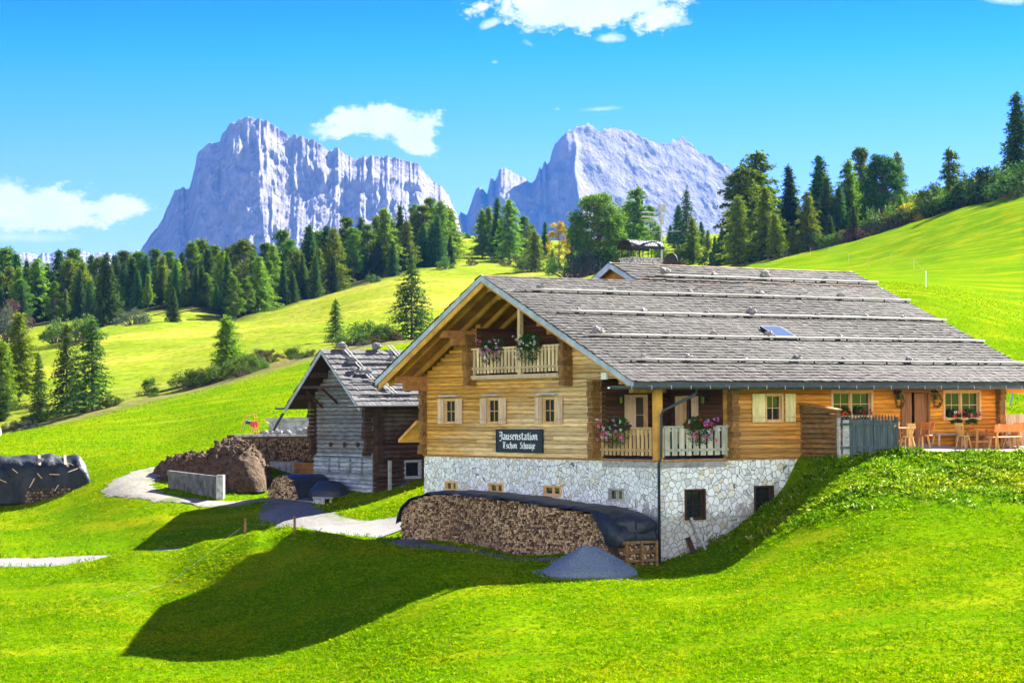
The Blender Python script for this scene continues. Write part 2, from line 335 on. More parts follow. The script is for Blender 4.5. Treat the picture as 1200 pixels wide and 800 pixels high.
# yard and meadow behind
cp((150, 647, 99.5), (60, 640, 102), (-40, 630, 105), (200, 604, 104), (300, 588, 105.5), (330, 602, 101), (390, 598, 101), (437, 577, 104), (375, 572, 108.5), (150, 573, 109), (225, 549, 114), (300, 578, 110), (345, 576, 111), (100, 560, 116), (40, 592, 112), (-40, 560, 121), (-40, 520, 142))
cp((-30, 514, 150), (100, 493, 157), (200, 470, 166), (300, 445, 175), (360, 427, 181), (420, 412, 190), (480, 402, 200), (290, 512, 124), (365, 505, 126), (420, 490, 135), (200, 520, 134), (280, 490, 140), (350, 465, 152))
# gully and far pasture
cp((-20, 520, 185), (60, 500, 190), (130, 480, 195), (240, 455, 205), (340, 425, 215), (420, 408, 225))
cp((20, 470, 222), (120, 455, 230), (200, 436, 245), (300, 405, 262), (400, 385, 280), (480, 398, 262), (0, 430, 290), (130, 408, 300), (220, 392, 330), (330, 378, 330), (430, 350, 360), (520, 335, 370), (600, 345, 370))
cp((0, 388, 425), (100, 374, 420), (160, 366, 410), (225, 360, 400), (275, 376, 385), (300, 368, 392), (370, 351, 415), (400, 341, 425), (450, 326, 440), (520, 311, 465), (545, 300, 500), (590, 305, 500), (560, 282, 560), (640, 300, 540))
cp((-40, 370, 520), (150, 352, 500), (300, 335, 490), (420, 300, 560), (520, 278, 620), (560, 277, 640), (680, 300, 520), (760, 287, 520), (830, 276, 620), (700, 325, 380), (800, 330, 330))
# right meadow and hill behind the chalet
cp((870, 303, 400), (935, 298, 345), (1000, 284, 335), (1100, 257, 322), (1200, 236, 310), (1260, 224, 305), (1240, 300, 235), (1100, 300, 260), (1000, 310, 285), (1240, 380, 165), (1085, 346, 157), (1000, 330, 190), (1240, 440, 128), (900, 320, 280))
cp((900, 292, 470), (1000, 285, 420), (1100, 228, 470), (1200, 222, 440), (1050, 245, 520))
cp((1195, 479, 110), (1195, 452, 124), (1260, 470, 112))
for a, b, z in [(8, -1, .15), (14, -1, .15), (20, -1, .2), (10, 18, .8), (20, 18, .9), (24, 6, .4), (0, 8, -3.45), (-1.8, 8, -3.42), (-1.8, 14.5, -3.35), (0, 16.5, -3.1), (-3, 3, -3.5), (8, 8, -.3)]:
    CP.append(tuple(hw(a, b, z)))
CP += [(0, 2, -1.7), (-8, 25, -3.6), (8, 25, -3.5), (-9, 42, -5.6), (0, 42, -5.5), (9, 40, -5.2)]
CP = np.array(CP)
def wp(x, y):
    r = np.maximum(np.hypot(x, y), 2.); th = np.arctan2(x, y); th = .34*np.tanh(th/.34)
    return np.stack([th*4.2, np.log(r)], -1), r
_q, _r = wp(CP[:, 0], CP[:, 1]); _e = CP[:, 2]/_r
def _U(d2): return np.where(d2 > 1e-12, .5*d2*np.log(np.maximum(d2, 1e-12)), 0)
_n = len(CP); _K = _U(((_q[:, None]-_q[None])**2).sum(-1))+np.eye(_n)*2e-4
_Pm = np.c_[np.ones(_n), _q]; _A = np.zeros((_n+3, _n+3)); _A[:_n, :_n] = _K; _A[:_n, _n:] = _Pm; _A[_n:, :_n] = _Pm.T
_s = np.linalg.solve(_A, np.r_[_e, 0, 0, 0])
def vnoise(x, y, seed=0):
    xi = np.floor(x).astype(np.int64); yi = np.floor(y).astype(np.int64); fx = x-xi; fy = y-yi
    fx = fx*fx*(3-2*fx); fy = fy*fy*(3-2*fy)
    def h(i, j):
        n = (i*374761393+j*668265263+seed*1442695041) & 0xffffffff; n = ((n ^ (n >> 13))*1274126177) & 0xffffffff; return ((n ^ (n >> 16)) & 0xffff)/65535.
    return (h(xi, yi)*(1-fx)+h(xi+1, yi)*fx)*(1-fy)+(h(xi, yi+1)*(1-fx)+h(xi+1, yi+1)*fx)*fy
def fbm(x, y, oct=4, seed=0, g=.5):
    s = 0; a = 1; t = 0
    for o in range(oct): s = s+a*vnoise(x*2**o, y*2**o, seed+o*17); t += a; a *= g
    return s/t
# terrace outline (house frame): the bank falls away from it
TP = np.array([(6.62, .4), (6.55, -2.15), (9.3, -2.35), (10.2, -3.6), (14, -4.6), (30, -6.5), (40, -7)])
CREST = np.array([tuple(at(*q))[:2] for q in [(185, 650, 90.3), (240, 645, 90), (300, 636, 89.2), (322, 633, 88.8)]])
def terr(x, y):
    x = np.asarray(x, float); y = np.asarray(y, float); q, r = wp(x, y); out = np.zeros(x.shape)
    fl = q.reshape(-1, 2); o = np.empty(len(fl))
    for i in range(0, len(fl), 20000):
        d2 = ((fl[i:i+20000, None]-_q[None])**2).sum(-1); o[i:i+20000] = _U(d2)@_s[:_n]+_s[_n]+fl[i:i+20000]@_s[_n+1:]
    z = o.reshape(x.shape)*r
    far = np.clip((r-620)/500, 0, 1); far = far*far*(3-2*far); z = z*(1-far)+far*(-20)
    bk = np.clip((-y+5)/30, 0, 1); z = z*(1-bk)-1.7*bk
    # bank
    dx = x-CC.x; dy = y-CC.y; a = dx*UX+dy*UY; b = dx*VX+dy*VY
    dist = np.full(x.shape, 1e9)
    for (x0, y0), (x1, y1) in zip(TP[:-1], TP[1:]):
        ex, ey = x1-x0, y1-y0; tt = np.clip(((a-x0)*ex+(b-y0)*ey)/(ex*ex+ey*ey), 0, 1); dist = np.minimum(dist, np.hypot(a-x0-tt*ex, b-y0-tt*ey))
    edge = np.interp(a, TP[1:, 0], TP[1:, 1]); inside = (a > 6.6) & (b > edge) & (b < 16)
    dist = np.where(inside, 0, dist)
    sl = np.interp(a, [5.5, 9, 14], [.62, .40, .33]); zb = .16-np.where(dist < 1.2, dist*.5*sl+dist*dist*.2, dist*sl+(.6-1.2)*sl*0-.6*sl+.288)
    zb = .16-(sl*(np.sqrt(dist*dist+.5)-.707)+np.interp(a, [6.7, 9.], [1.3, .08])*np.minimum(dist, 1.4))
    lump = (fbm(a*.9, b*.9, 3, 3)-.5)*.35*np.clip(dist/.8, 0, 1)
    zb = CC.z+zb+lump; on = (b < 16) & (a > -1) & (dist < 11)
    zb = np.where(on, zb, -1e3); k = .35
    h = np.clip(.5+.5*(zb-z)/k, 0, 1); zz = z*(1-h)+zb*h+k*h*(1-h); z = np.where(zb > -900, zz, z)
    cx, cy = CREST[:, 0], CREST[:, 1]; dc = np.full(x.shape, 1e9)
    for i in range(len(cx)-1):
        ex, ey = cx[i+1]-cx[i], cy[i+1]-cy[i]; tt = np.clip(((x-cx[i])*ex+(y-cy[i])*ey)/(ex*ex+ey*ey), 0, 1); dc = np.minimum(dc, np.hypot(x-cx[i]-tt*ex, y-cy[i]-tt*ey))
    z = z+.38*np.exp(-(dc/2.6)**2)
    z = z+np.where(r < 170, 1, 0)*(fbm(x*.6, y*.6, 3, 9)-.5)*.12+np.where(r > 190, 1., 0)*np.clip((r-190)/60, 0, 1)*(fbm(x*.09, y*.09, 4, 4)-.5)*1.6*np.clip(1-(r-600)/200, 0, 1)
    return z
def gz(x, y): return float(terr(np.array([x]), np.array([y]))[0])
rings = [1.5, 4, 8, 13, 18, 24, 30, 36, 41]
while rings[-1] < 125: rings.append(rings[-1]+.38)
while rings[-1] < 700: rings.append(rings[-1]*1.008)
while rings[-1] < 12000: rings.append(rings[-1]*1.12)
rings = np.array(rings); ang = np.r_[np.linspace(-math.pi, -.36, 40), np.linspace(-.34, -.262, 12), np.linspace(-.258, .258, 330), np.linspace(.262, .34, 12), np.linspace(.36, math.pi, 40)]
RR, AA = np.meshgrid(rings, ang, indexing='ij'); GX = RR*np.sin(AA); GY = RR*np.cos(AA); GZ = terr(GX, GY)
nr, na = RR.shape; ii, jj = np.meshgrid(np.arange(nr-1), np.arange(na-1), indexing='ij'); base = (ii*na+jj).ravel()
TV = np.stack([GX, GY, GZ], -1).reshape(-1, 3); TF = np.stack([base, base+na, base+na+1, base+1], -1)
# ground material
t = NT('meadow_ground'); P = t.coord((1, 1, 1), 'World'); xy = t.n('ShaderNodeSeparateXYZ'); t.l(P, xy.inputs[0])
f1 = t.noise(P, .16, 4, .6); f5 = t.noise(P, 22, 3, .7); f2 = t.noise(P, 6, 5, .8); f3 = t.noise(P, .03, 5, .65); f4 = t.noise(P, 1.1, 4, .7)
lime = t.ramp(f1, [(.35, (.060, .148, .0005)), (.55, (.100, .180, .0005)), (.72, (.150, .192, .0008))])
lime = t.mix(t.ramp(f2, [(.36, .8), (.6, 0)]), lime, (.032, .090, .001)); lime = t.mix(t.ramp(f5, [(.52, 0), (.75, .55)]), lime, (.19, .23, .008)); lime = t.mix(t.ramp(f4, [(.55, 0), (.8, .4)]), lime, (.125, .165, .004))
f6 = t.noise(t.coord((.05, .45, .9), 'World'), 1., 4, .6); lime = t.mix(t.ramp(f6, [(.48, 0), (.64, .75)]), lime, (.185, .20, .004))
past = t.ramp(f3, [(.32, (.10, .165, .005)), (.5, (.165, .205, .010)), (.66, (.25, .235, .03))]); past = t.mix(t.ramp(f4, [(.36, .7), (.56, 0)]), past, (.045, .075, .008)); f7 = t.noise(t.coord((.25, .7, 1.2), 'World'), 1., 5, .75); past = t.mix(t.ramp(f7, [(.52, 0), (.7, .6)]), past, (.30, .26, .06))
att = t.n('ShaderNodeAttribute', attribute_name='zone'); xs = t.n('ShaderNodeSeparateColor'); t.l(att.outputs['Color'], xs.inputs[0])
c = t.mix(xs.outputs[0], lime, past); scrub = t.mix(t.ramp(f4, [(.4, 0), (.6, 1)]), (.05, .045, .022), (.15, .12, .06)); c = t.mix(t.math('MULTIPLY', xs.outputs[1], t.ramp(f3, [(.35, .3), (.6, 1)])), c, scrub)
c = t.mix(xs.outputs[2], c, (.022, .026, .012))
t.col(c); t.bump(f2, .7, .10); M['meadow'] = t.fin(1., 0)
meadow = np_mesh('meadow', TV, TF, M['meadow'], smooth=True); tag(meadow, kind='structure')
# zones: pasture beyond the gully, scrub in it, needle litter under the woods
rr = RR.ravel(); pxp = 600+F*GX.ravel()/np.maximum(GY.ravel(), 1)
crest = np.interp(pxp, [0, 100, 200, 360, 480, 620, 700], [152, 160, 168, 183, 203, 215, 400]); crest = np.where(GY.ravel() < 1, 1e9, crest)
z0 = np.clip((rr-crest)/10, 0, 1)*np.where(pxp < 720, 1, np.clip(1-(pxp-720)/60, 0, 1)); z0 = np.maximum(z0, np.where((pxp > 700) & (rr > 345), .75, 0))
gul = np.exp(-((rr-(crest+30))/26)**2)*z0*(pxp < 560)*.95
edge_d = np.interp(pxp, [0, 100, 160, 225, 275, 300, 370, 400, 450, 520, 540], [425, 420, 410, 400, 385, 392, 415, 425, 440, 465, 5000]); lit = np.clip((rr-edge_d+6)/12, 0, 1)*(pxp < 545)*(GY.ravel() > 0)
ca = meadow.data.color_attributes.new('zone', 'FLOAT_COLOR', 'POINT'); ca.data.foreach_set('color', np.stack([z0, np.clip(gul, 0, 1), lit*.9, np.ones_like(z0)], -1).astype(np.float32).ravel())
BV = BVHTree.FromPolygons([tuple(v) for v in TV[:int((rings < 700).sum())*na]], [tuple(f) for f in TF if f[1] < int((rings < 700).sum())*na-na])
def drop(x, y):
    h = BV.ray_cast(Vector((x, y, 500)), Vector((0, 0, -1)));  return h[0].z if h[0] else gz(x, y)

def strip(name, pts, width, mat, lift=.04, n=7, sub=14):
    """a draped ribbon along world points"""
    P_ = [Vector((p[0], p[1], 0)) for p in pts]; Q = []; Wd = []
    ws = width if hasattr(width, '__len__') else [width]*len(P_)
    for i in range(len(P_)-1):
        p0 = P_[max(i-1, 0)]; p1 = P_[i]; p2 = P_[i+1]; p3 = P_[min(i+2, len(P_)-1)]
        for k in range(sub):
            s = k/sub; Q.append(.5*((2*p1)+(p2-p0)*s+(2*p0-5*p1+4*p2-p3)*s*s+(3*p1-p0-3*p2+p3)*s**3)); Wd.append(ws[i]*(1-s)+ws[i+1]*s)
    Q.append(P_[-1]); Wd.append(ws[-1]); vs = []; fs = []
    for i, q in enumerate(Q):
        d = (Q[min(i+1, len(Q)-1)]-Q[max(i-1, 0)]).normalized(); nn = Vector((-d.y, d.x, 0))
        for j in range(n):
            e = (j/(n-1)-.5)*Wd[i]; 
            if j in (0, n-1): e += rnd.uniform(-.22, .22)
            p = q+nn*e; vs.append((p.x, p.y, drop(p.x, p.y)+(lift if 0 < j < n-1 else lift-.03)))
    for i in range(len(Q)-1):
        for j in range(n-1): fs.append((i*n+j, i*n+j+1, (i+1)*n+j+1, (i+1)*n+j))
    mb = MB(); mb.add(vs, fs); o = mb.build(name, mat, smooth=True, fix=False); tag(o, kind='structure'); ROADS.append((Q, Wd)); return o
ROADS = []
M['road'] = simple('road', (.11, .105, .098), (.165, .16, .148), 5, (1, 1, 1), .95, .5, .02, coord='World', stain=((.12, .11, .085), .8, .5))
M['gravel'] = simple('gravel', (.085, .08, .072), (.18, .168, .15), 9, (1, 1, 1), .95, .8, .04, coord='World', stain=((.05, .075, .015), .5, .85))
M['track'] = simple('track', (.13, .115, .09), (.24, .22, .18), 7, (1, 1, 1), .95, .7, .03, coord='World', stain=((.07, .10, .02), .6, .8))
M['terrace'] = simple('terrace_gravel', (.34, .28, .20), (.52, .45, .33), 6, (1, 1, 1), .95, .5, .02, coord='World')
strip('road', [at(*q) for q in [(-90, 664, 97.5), (0, 661.5, 97), (70, 658, 97), (150, 655, 96.5), (240, 650, 95.3), (300, 639, 94.3), (350, 628, 94), (400, 620, 94.5), (440, 616, 94.5), (475, 616, 94)]], [4.2, 4, 3.8, 3.6, 3.6, 3.8, 4.2, 5.2, 6, 5], M['road'], .05)
strip('gravel_path', [at(*q) for q in [(470, 628, 90), (500, 640, 86), (560, 650, 83), (620, 659, 80), (680, 664, 78), (725, 667, 76.6)]], [1.6, 1.2, .9, .9, 1.3, .8], M['gravel'], .045)
strip('yard_track', [at(*q) for q in [(226, 549, 114), (180, 555, 113), (152, 566, 110.5), (165, 578, 108), (220, 585, 106.5), (290, 585, 106), (350, 580, 107)]], [2.2, 2.6, 2.8, 1.5, 1.1, 1.4, 1.8], M['track'], .05)
strip('gravel_track', [at(*q) for q in [(352, 579, 107.2), (338, 588, 104.8), (338, 598, 101.8), (366, 608, 98.5), (410, 614, 96)]], [1.6, 2.2, 2.6, 3.0, 3.], M['gravel'], .045)
# ------------------------------------------------------------------ chalet
def pg(a0): return lambda s, z, d=0.: (a0-d, s, z)      # gable-facing plane, s runs along b
def pf(b0): return lambda s, z, d=0.: (s, b0-d, z)      # front-facing plane, s runs along a
def pbox(mb, P, s0, s1, z0, z1, d0, d1):
    mb.hexa([P(s0, z0, d0), P(s1, z0, d0), P(s1, z0, d1), P(s0, z0, d1), P(s0, z1, d0), P(s1, z1, d0), P(s1, z1, d1), P(s0, z1, d1)])
def panels(mb, P, s0, s1, z0, z1, ops, d0, d1):
    """solid wall with rectangular openings"""
    S = sorted({s0, s1, *[o[0] for o in ops], *[o[1] for o in ops]}); Z = sorted({z0, z1, *[o[2] for o in ops], *[o[3] for o in ops]})
    for i in range(len(S)-1):
        if S[i] < s0 or S[i+1] > s1: continue
        run = None
        for j in range(len(Z)-1):
            sm, zm = (S[i]+S[i+1])/2, (Z[j]+Z[j+1])/2
            hole = any(o[0] < sm < o[1] and o[2] < zm < o[3] for o in ops)
            if not hole: run = [Z[j], Z[j+1]] if run is None else [run[0], Z[j+1]]
            if hole or j == len(Z)-2:
                if run: pbox(mb, P, S[i], S[i+1], run[0], run[1], d0, d1)
                run = None
def logs(mb, P, s0, s1, z0, z1, ops, h=.163, th=.2, lim=None, bulge=.016):
    z = z0; 
    while z < z1-.01:
        zt = min(z+h*rnd.uniform(.93, 1.07), z1); cuts = sorted({z, zt, *[q for o in ops for q in (o[2], o[3]) if z+.02 < q < zt-.02]})
        for c0, c1 in zip(cuts[:-1], cuts[1:]):
            zm = (c0+c1)/2; a, b = s0, s1
            if lim:
                l = lim(zm)
                if l is None: continue
                a, b = max(a, l[0]), min(b, l[1])
            segs = [(a, b)]
            for o in ops:
                if o[2] < zm < o[3]:
                    n = []
                    for x0, x1 in segs:
                        if o[0] > x0: n.append((x0, min(x1, o[0])))
                        if o[1] < x1: n.append((max(x0, o[1]), x1))
                    segs = [q for q in n if q[1]-q[0] > .03]
            for x0, x1 in segs:
                cs = [x0]
                while x1-cs[-1] > 6.5: cs.append(cs[-1]+rnd.uniform(3, 5.5))
                cs.append(x1)
                for y0, y1 in zip(cs[:-1], cs[1:]):
                    if y1-y0 < .02: continue
                    j = rnd.uniform(-.008, .008); hh = c1-c0; poly = [(-th, c0), (j-.004, c0+.006), (j+bulge*.8, c0+hh*.22), (j+bulge, c0+hh*.55), (j+bulge*.75, c0+hh*.82), (j-.004, c1-.006), (-th, c1)]
                    mb.prism(poly, lambda p, s_: P(s_, p[1], p[0]), y0, y1)
        z = zt
def logcol(mb, P, s, z0, z1, d1, w=.3, h=.19, jag=.1):
    z = z0
    while z < z1-.02:
        zt = min(z+h, z1); dd = d1+rnd.uniform(-jag, jag*.4); ws = w*rnd.uniform(.86, 1.08)/2
        pbox(mb, P, s-ws, s+ws, z+.008, zt-.004, -.05, dd); z = zt
def window(root, P, s0, s1, z0, z1, nx=2, nz=2, lights=1, frame='frame_wood', depth=.09, sides=None, shut=None, shmat='pale_wood', name='window', deep=.16, sill=True, fw=.07, pane='glass'):
    f = MB(); d1 = .055
    pbox(f, P, s0-fw, s0, z0-fw, z1+fw, -deep, d1); pbox(f, P, s1, s1+fw, z0-fw, z1+fw, -deep, d1)
    pbox(f, P, s0, s1, z1, z1+fw, -deep, d1); pbox(f, P, s0, s1, z0-fw, z0, -deep, d1+(.05 if sill else 0))
    e = .035
    for k in range(lights):
        a = s0+(s1-s0)*k/lights; b = s0+(s1-s0)*(k+1)/lights
        if k: pbox(f, P, a-.05, a+.05, z0, z1, -deep, -.02)
        a += .05 if k else 0; b -= .05 if k < lights-1 else 0
        pbox(f, P, a, a+e, z0, z1, -depth-.02, -depth+.03); pbox(f, P, b-e, b, z0, z1, -depth-.02, -depth+.03)
        pbox(f, P, a+e, b-e, z0, z0+e, -depth-.02, -depth+.03); pbox(f, P, a+e, b-e, z1-e, z1, -depth-.02, -depth+.03)
        for i in range(1, nx): x = a+(b-a)*i/nx; pbox(f, P, x-.014, x+.014, z0+e, z1-e, -depth, -depth+.025)
        for i in range(1, nz): y = z0+(z1-z0)*i/nz; pbox(f, P, a+e, b-e, y-.014, y+.014, -depth, -depth+.022)
    w = f.build(name, M[frame], root)
    g = MB(); pbox(g, P, s0, s1, z0, z1, -depth-.012, -depth-.004); g.build('pane', M[pane], w)
    g = MB(); pbox(g, P, s0-.03, s1+.03, z0-.03, z1+.03, -.62, -.60); pbox(g, P, s0-.03, s0-.01, z0-.03, z1+.03, -.6, -deep-.01); pbox(g, P, s1+.01, s1+.03, z0-.03, z1+.03, -.6, -deep-.01); g.build('interior_dark', M['interior_dark'], w)
    for (x0, x1) in (shut or []):
        m = MB(); n = max(2, round((x1-x0)/.14))
        for i in range(n): pbox(m, P, x0+(x1-x0)*i/n+.004, x0+(x1-x0)*(i+1)/n-.004, z0-.06, z1+.06, .05, .075)
        for zz in (z0+.12, z1-.16): pbox(m, P, x0+.02, x1-.02, zz-.035, zz+.035, .073, .092)
        m.build('shutter', M[shmat], w)
    return w
chalet = empty('chalet', CC, TH, 'big timber chalet on a white rubble stone base under a grey shingle roof', 'house')
KR, KL, ZR, BR = .43, .473, 7.1, 8.78
BR2 = 10.72; ZR2 = ZR+(BR2-BR)*KR
A0, A1 = -1.8, 18.7; AU = 5.66
def rz(b): return ZR-(BR-b)*KR if b < BR else ZR-(b-BR)*KL
LB = 16.27; LA = 17.0
# stone base
GW = [(14.55, 13.62), (11.2, 10.15), (7.3, 6.1), (3.0, 2.05)]; GOP = [(b, a, -1.5 if i == 3 else -1.42, -1.03) for i, (a, b) in enumerate(GW)]
FOP = [(1.17, 2.10, -2.14, -1.03), (4.36, 5.28, -2.14, -.98)]
m = MB(); panels(m, pg(0), 0, LB, -5.5, -.03, GOP, -.4, 0); panels(m, pf(0), .4, LA, -5.5, -.03, FOP, -.4, 0)
panels(m, pf(LB-.0), .4, LA, -5.5, -.03, [], 0, .4); panels(m, pg(LA), .4, LB-.4, -5.5, -.03, [], 0, .4); m.build('stone_base', M['rubble'], chalet)
m = MB(); pbox(m, pg(0), -.02, LB, -.03, .03, -.2, .055); pbox(m, pf(0), .0, 6.6, -.03, .03, -.2, .055); m.build('sill_beam', M['beam'], chalet)
for i, (s0, s1, z0, z1) in enumerate(GOP): window(chalet, pg(0), s0+.06, s1-.06, z0+.05, z1-.05, 1, 1, 2, 'frame_wood' if i < 3 else 'old_board', .06, name='cellar_window', deep=.1, sill=False, fw=.06)
for s0, s1, z0, z1 in FOP: window(chalet, pf(0), s0+.06, s1-.06, z0+.06, z1-.06, 2, 2, 1, 'log_dark', .14, name='cellar_window', deep=.25, sill=False, fw=.06)
# log walls
def glim(zm):
    t = zm+.28
    if t > ZR: return None
    return BR-(ZR-t)/KR, BR+(ZR-t)/KL
WG = [(14.50, 13.68), (11.21, 10.40), (7.24, 6.46)]; WZ0, WZ1 = 1.34, 2.30
gops = [(b, a, WZ0, WZ1) for a, b in WG]+[(-1, 3.45, .03, 2.98), (5.62, 12.1, 3.22, 9)]
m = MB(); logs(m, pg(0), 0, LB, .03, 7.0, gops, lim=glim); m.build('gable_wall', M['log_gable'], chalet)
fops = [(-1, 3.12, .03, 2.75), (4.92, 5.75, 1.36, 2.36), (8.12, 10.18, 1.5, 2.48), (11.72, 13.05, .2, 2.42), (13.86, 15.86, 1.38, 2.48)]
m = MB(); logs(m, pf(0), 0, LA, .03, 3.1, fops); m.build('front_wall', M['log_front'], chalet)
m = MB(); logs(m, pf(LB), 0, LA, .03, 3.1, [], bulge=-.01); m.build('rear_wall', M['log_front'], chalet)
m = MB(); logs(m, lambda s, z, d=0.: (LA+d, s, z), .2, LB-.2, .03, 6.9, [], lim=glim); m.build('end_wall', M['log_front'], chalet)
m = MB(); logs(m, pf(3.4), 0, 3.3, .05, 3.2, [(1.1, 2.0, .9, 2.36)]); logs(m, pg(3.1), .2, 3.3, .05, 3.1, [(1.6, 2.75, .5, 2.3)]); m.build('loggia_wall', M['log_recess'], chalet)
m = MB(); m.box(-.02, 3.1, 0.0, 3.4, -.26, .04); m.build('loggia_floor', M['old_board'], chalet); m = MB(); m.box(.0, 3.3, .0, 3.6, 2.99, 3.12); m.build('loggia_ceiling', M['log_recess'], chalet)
window(chalet, pf(3.4), 1.5, 1.98, .95, 2.32, 1, 2, 1, 'frame_wood', shut=[(.98, 1.48)], shmat='pale_wood')
window(chalet, pg(3.1), 2.0, 2.5, .6, 2.26, 1, 2, 1, 'frame_wood', shut=[(1.55, 1.95), (2.55, 2.95)], shmat='pale_wood')
# upper balcony recess
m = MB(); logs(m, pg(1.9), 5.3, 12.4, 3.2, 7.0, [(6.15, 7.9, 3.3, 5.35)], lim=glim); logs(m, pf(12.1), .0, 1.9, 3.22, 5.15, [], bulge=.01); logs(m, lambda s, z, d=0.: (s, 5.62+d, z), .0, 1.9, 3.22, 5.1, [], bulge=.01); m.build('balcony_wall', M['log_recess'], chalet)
window(chalet, pg(1.9), 6.22, 7.83, 3.35, 5.3, 1, 2, 2, 'gold_wood', name='balcony_door')
m = MB(); m.box(-.22, 1.9, 5.5, 12.2, 3.06, 3.22); m.box(-.28, -.2, 5.6, 12.1, 3.1, 3.24); m.build('balcony_floor', M['pale_wood'], chalet)
# log ends
for args in [(pg(0), LB-.12, .05, 3.4, .30), (pg(0), 3.62, .05, 2.95, .42, .34), (pg(0), 12.28, 2.85, 4.9, .46, .34, .19, .06), (pg(0), 5.45, 2.75, 4.75, .46, .34, .19, .06), (pf(0), 3.3, .05, 2.95, .36, .34), (pf(0), LA-.15, .2, 2.95, .3, .3)]:
    m = MB(); logcol(m, *args); m.build('log_ends', M['log_end'], chalet)
# loggia posts and railings
m = MB(); m.box(-.14, .12, -.14, .12, .03, 2.9); m.build('corner_post', M['gold_wood'], chalet)
def railing(P, s0, s1, z0, z1, mat, n, root, gapf=.72, mid=(.16,)):
    m = MB(); w = (s1-s0)/n
    for i in range(n): pbox(m, P, s0+w*(i+.5-gapf/2), s0+w*(i+.5+gapf/2), z0+rnd.uniform(0, .02), z1-.07, .03, .06)
    pbox(m, P, s0-.03, s1+.03, z1-.07, z1, -.02, .10)
    for q in mid: pbox(m, P, s0, s1, z0+q, z0+q+.09, .061, .10)
    pbox(m, P, s0, s1, z1-.2, z1-.12, -.02, .028); pbox(m, P, s0-.04, s0+.05, z0-.05, z1, -.06, .02); pbox(m, P, s1-.05, s1+.04, z0-.05, z1, -.06, .02); return m.build('railing', M[mat], root)
railing(pg(-.02), .22, 3.4, .17, 1.2, 'brown_rail', 13, chalet, .64); railing(pf(-.04), .2, 3.1, .17, 1.24, 'grey_rail', 9, chalet)
railing(pg(-.16), 5.66, 12.05, 3.3, 4.33, 'rail_wood', 25, chalet, .62)
m = MB(); m.box(-.2, -.04, 8.6, 8.78, 3.2, 6.78); m.build('balcony_post', M['rail_wood'], chalet)
# gable windows and front openings
for s1, s0 in WG: window(chalet, pg(0), s0+.03, s1-.03, WZ0+.03, WZ1-.03, 2, 2, 1, 'frame_wood', .03, shut=[(s0-.56, s0-.06), (s1+.06, s1+.56)], name='shuttered_window', deep=.06, fw=.05, pane='glass_dark')
for s1, s0 in WG:
    m = MB(); pbox(m, pg(0), s0-.22, s1+.22, WZ1+.12, WZ1+.17, .03, .22); m.build('window_hood', M['barge'], chalet)
window(chalet, pf(0), 4.98, 5.70, 1.40, 2.32, 2, 2, 1, 'frame_wood', shut=[(4.28, 4.88), (5.84, 6.34)], shmat='shut_yellow', name='shuttered_window')
window(chalet, pf(0), 8.2, 10.1, 1.56, 2.42, 2, 2, 2, 'frame_wood', name='dining_window', fw=.1)
window(chalet, pf(0), 13.94, 15.78, 1.44, 2.42, 2, 2, 2, 'frame_wood', name='dining_window', fw=.1)
# entrance: dark doorway with open leaf
P = pf(0); m = MB(); pbox(m, P, 11.62, 11.74, .1, 2.5, -.1, .07); pbox(m, P, 13.03, 13.13, .1, 2.5, -.1, .07); pbox(m, P, 11.62, 13.13, 2.42, 2.52, -.1, .09); dr = m.build('door', M['door_wood'], chalet)
m = MB(); pbox(m, P, 11.74, 13.03, .1, 2.42, -.9, -.88); pbox(m, P, 11.72, 11.74, .1, 2.42, -.9, -.1); m.build('interior_dark', M['interior_dark'], dr)
m = MB()
for i in range(5): pbox(m, P, 12.4+.126*i, 12.4+.126*(i+1)-.008, .2, 2.4, -.08, -.03)
m.build('door_leaf', M['door_wood'], dr); m = MB()
for i in range(4): pbox(m, P, 11.76+.11*i, 11.76+.11*(i+1)-.008, .2, 2.4, -.02, .03)
m.build('door_leaf', M['door_wood'], dr)
# ------------------------------------------------------------------ roof
def slope(a0, a1, b0, b1, f, t0, t1, mb):   # slab following the roof line f between two normal offsets
    mb.hexa([(a0, b0, f(b0)+t0), (a1, b0, f(b0)+t0), (a1, b1, f(b1)+t0), (a0, b1, f(b1)+t0), (a0, b0, f(b0)+t1), (a1, b0, f(b0)+t1), (a1, b1, f(b1)+t1), (a0, b1, f(b1)+t1)])
fr = lambda b: ZR-(BR-b)*KR
fl = lambda b: ZR-(b-BR)*KL
fl2 = lambda b: ZR2-(b-BR2)*KL
BE, BL_ = -1.02, 17.05
m = MB(); slope(A0, A1, BE, BR-.003, fr, -.16, -.05, m); slope(A0, A1, BR, BL_, fl, -.16, -.05, m); slope(AU, A1, BR, BR2-.003, fr, -.16, -.05, m); slope(AU, A1, BR2, 15.4, fl2, -.16, -.05, m); m.box(AU+.4, A1-.4, 15.0, 15.2, fl(15.1)-.1, fl2(15.1)-.1)
m.add([(AU+.35, BR+.05, ZR-.2), (AU+.35, 15.1, fl(15.1)-.3), (AU+.35, 15.1, fl2(15.1)-.1), (AU+.35, BR2, ZR2-.1)], [(0, 1, 2, 3)])
roof = m.build('roof', M['soffit'], chalet)
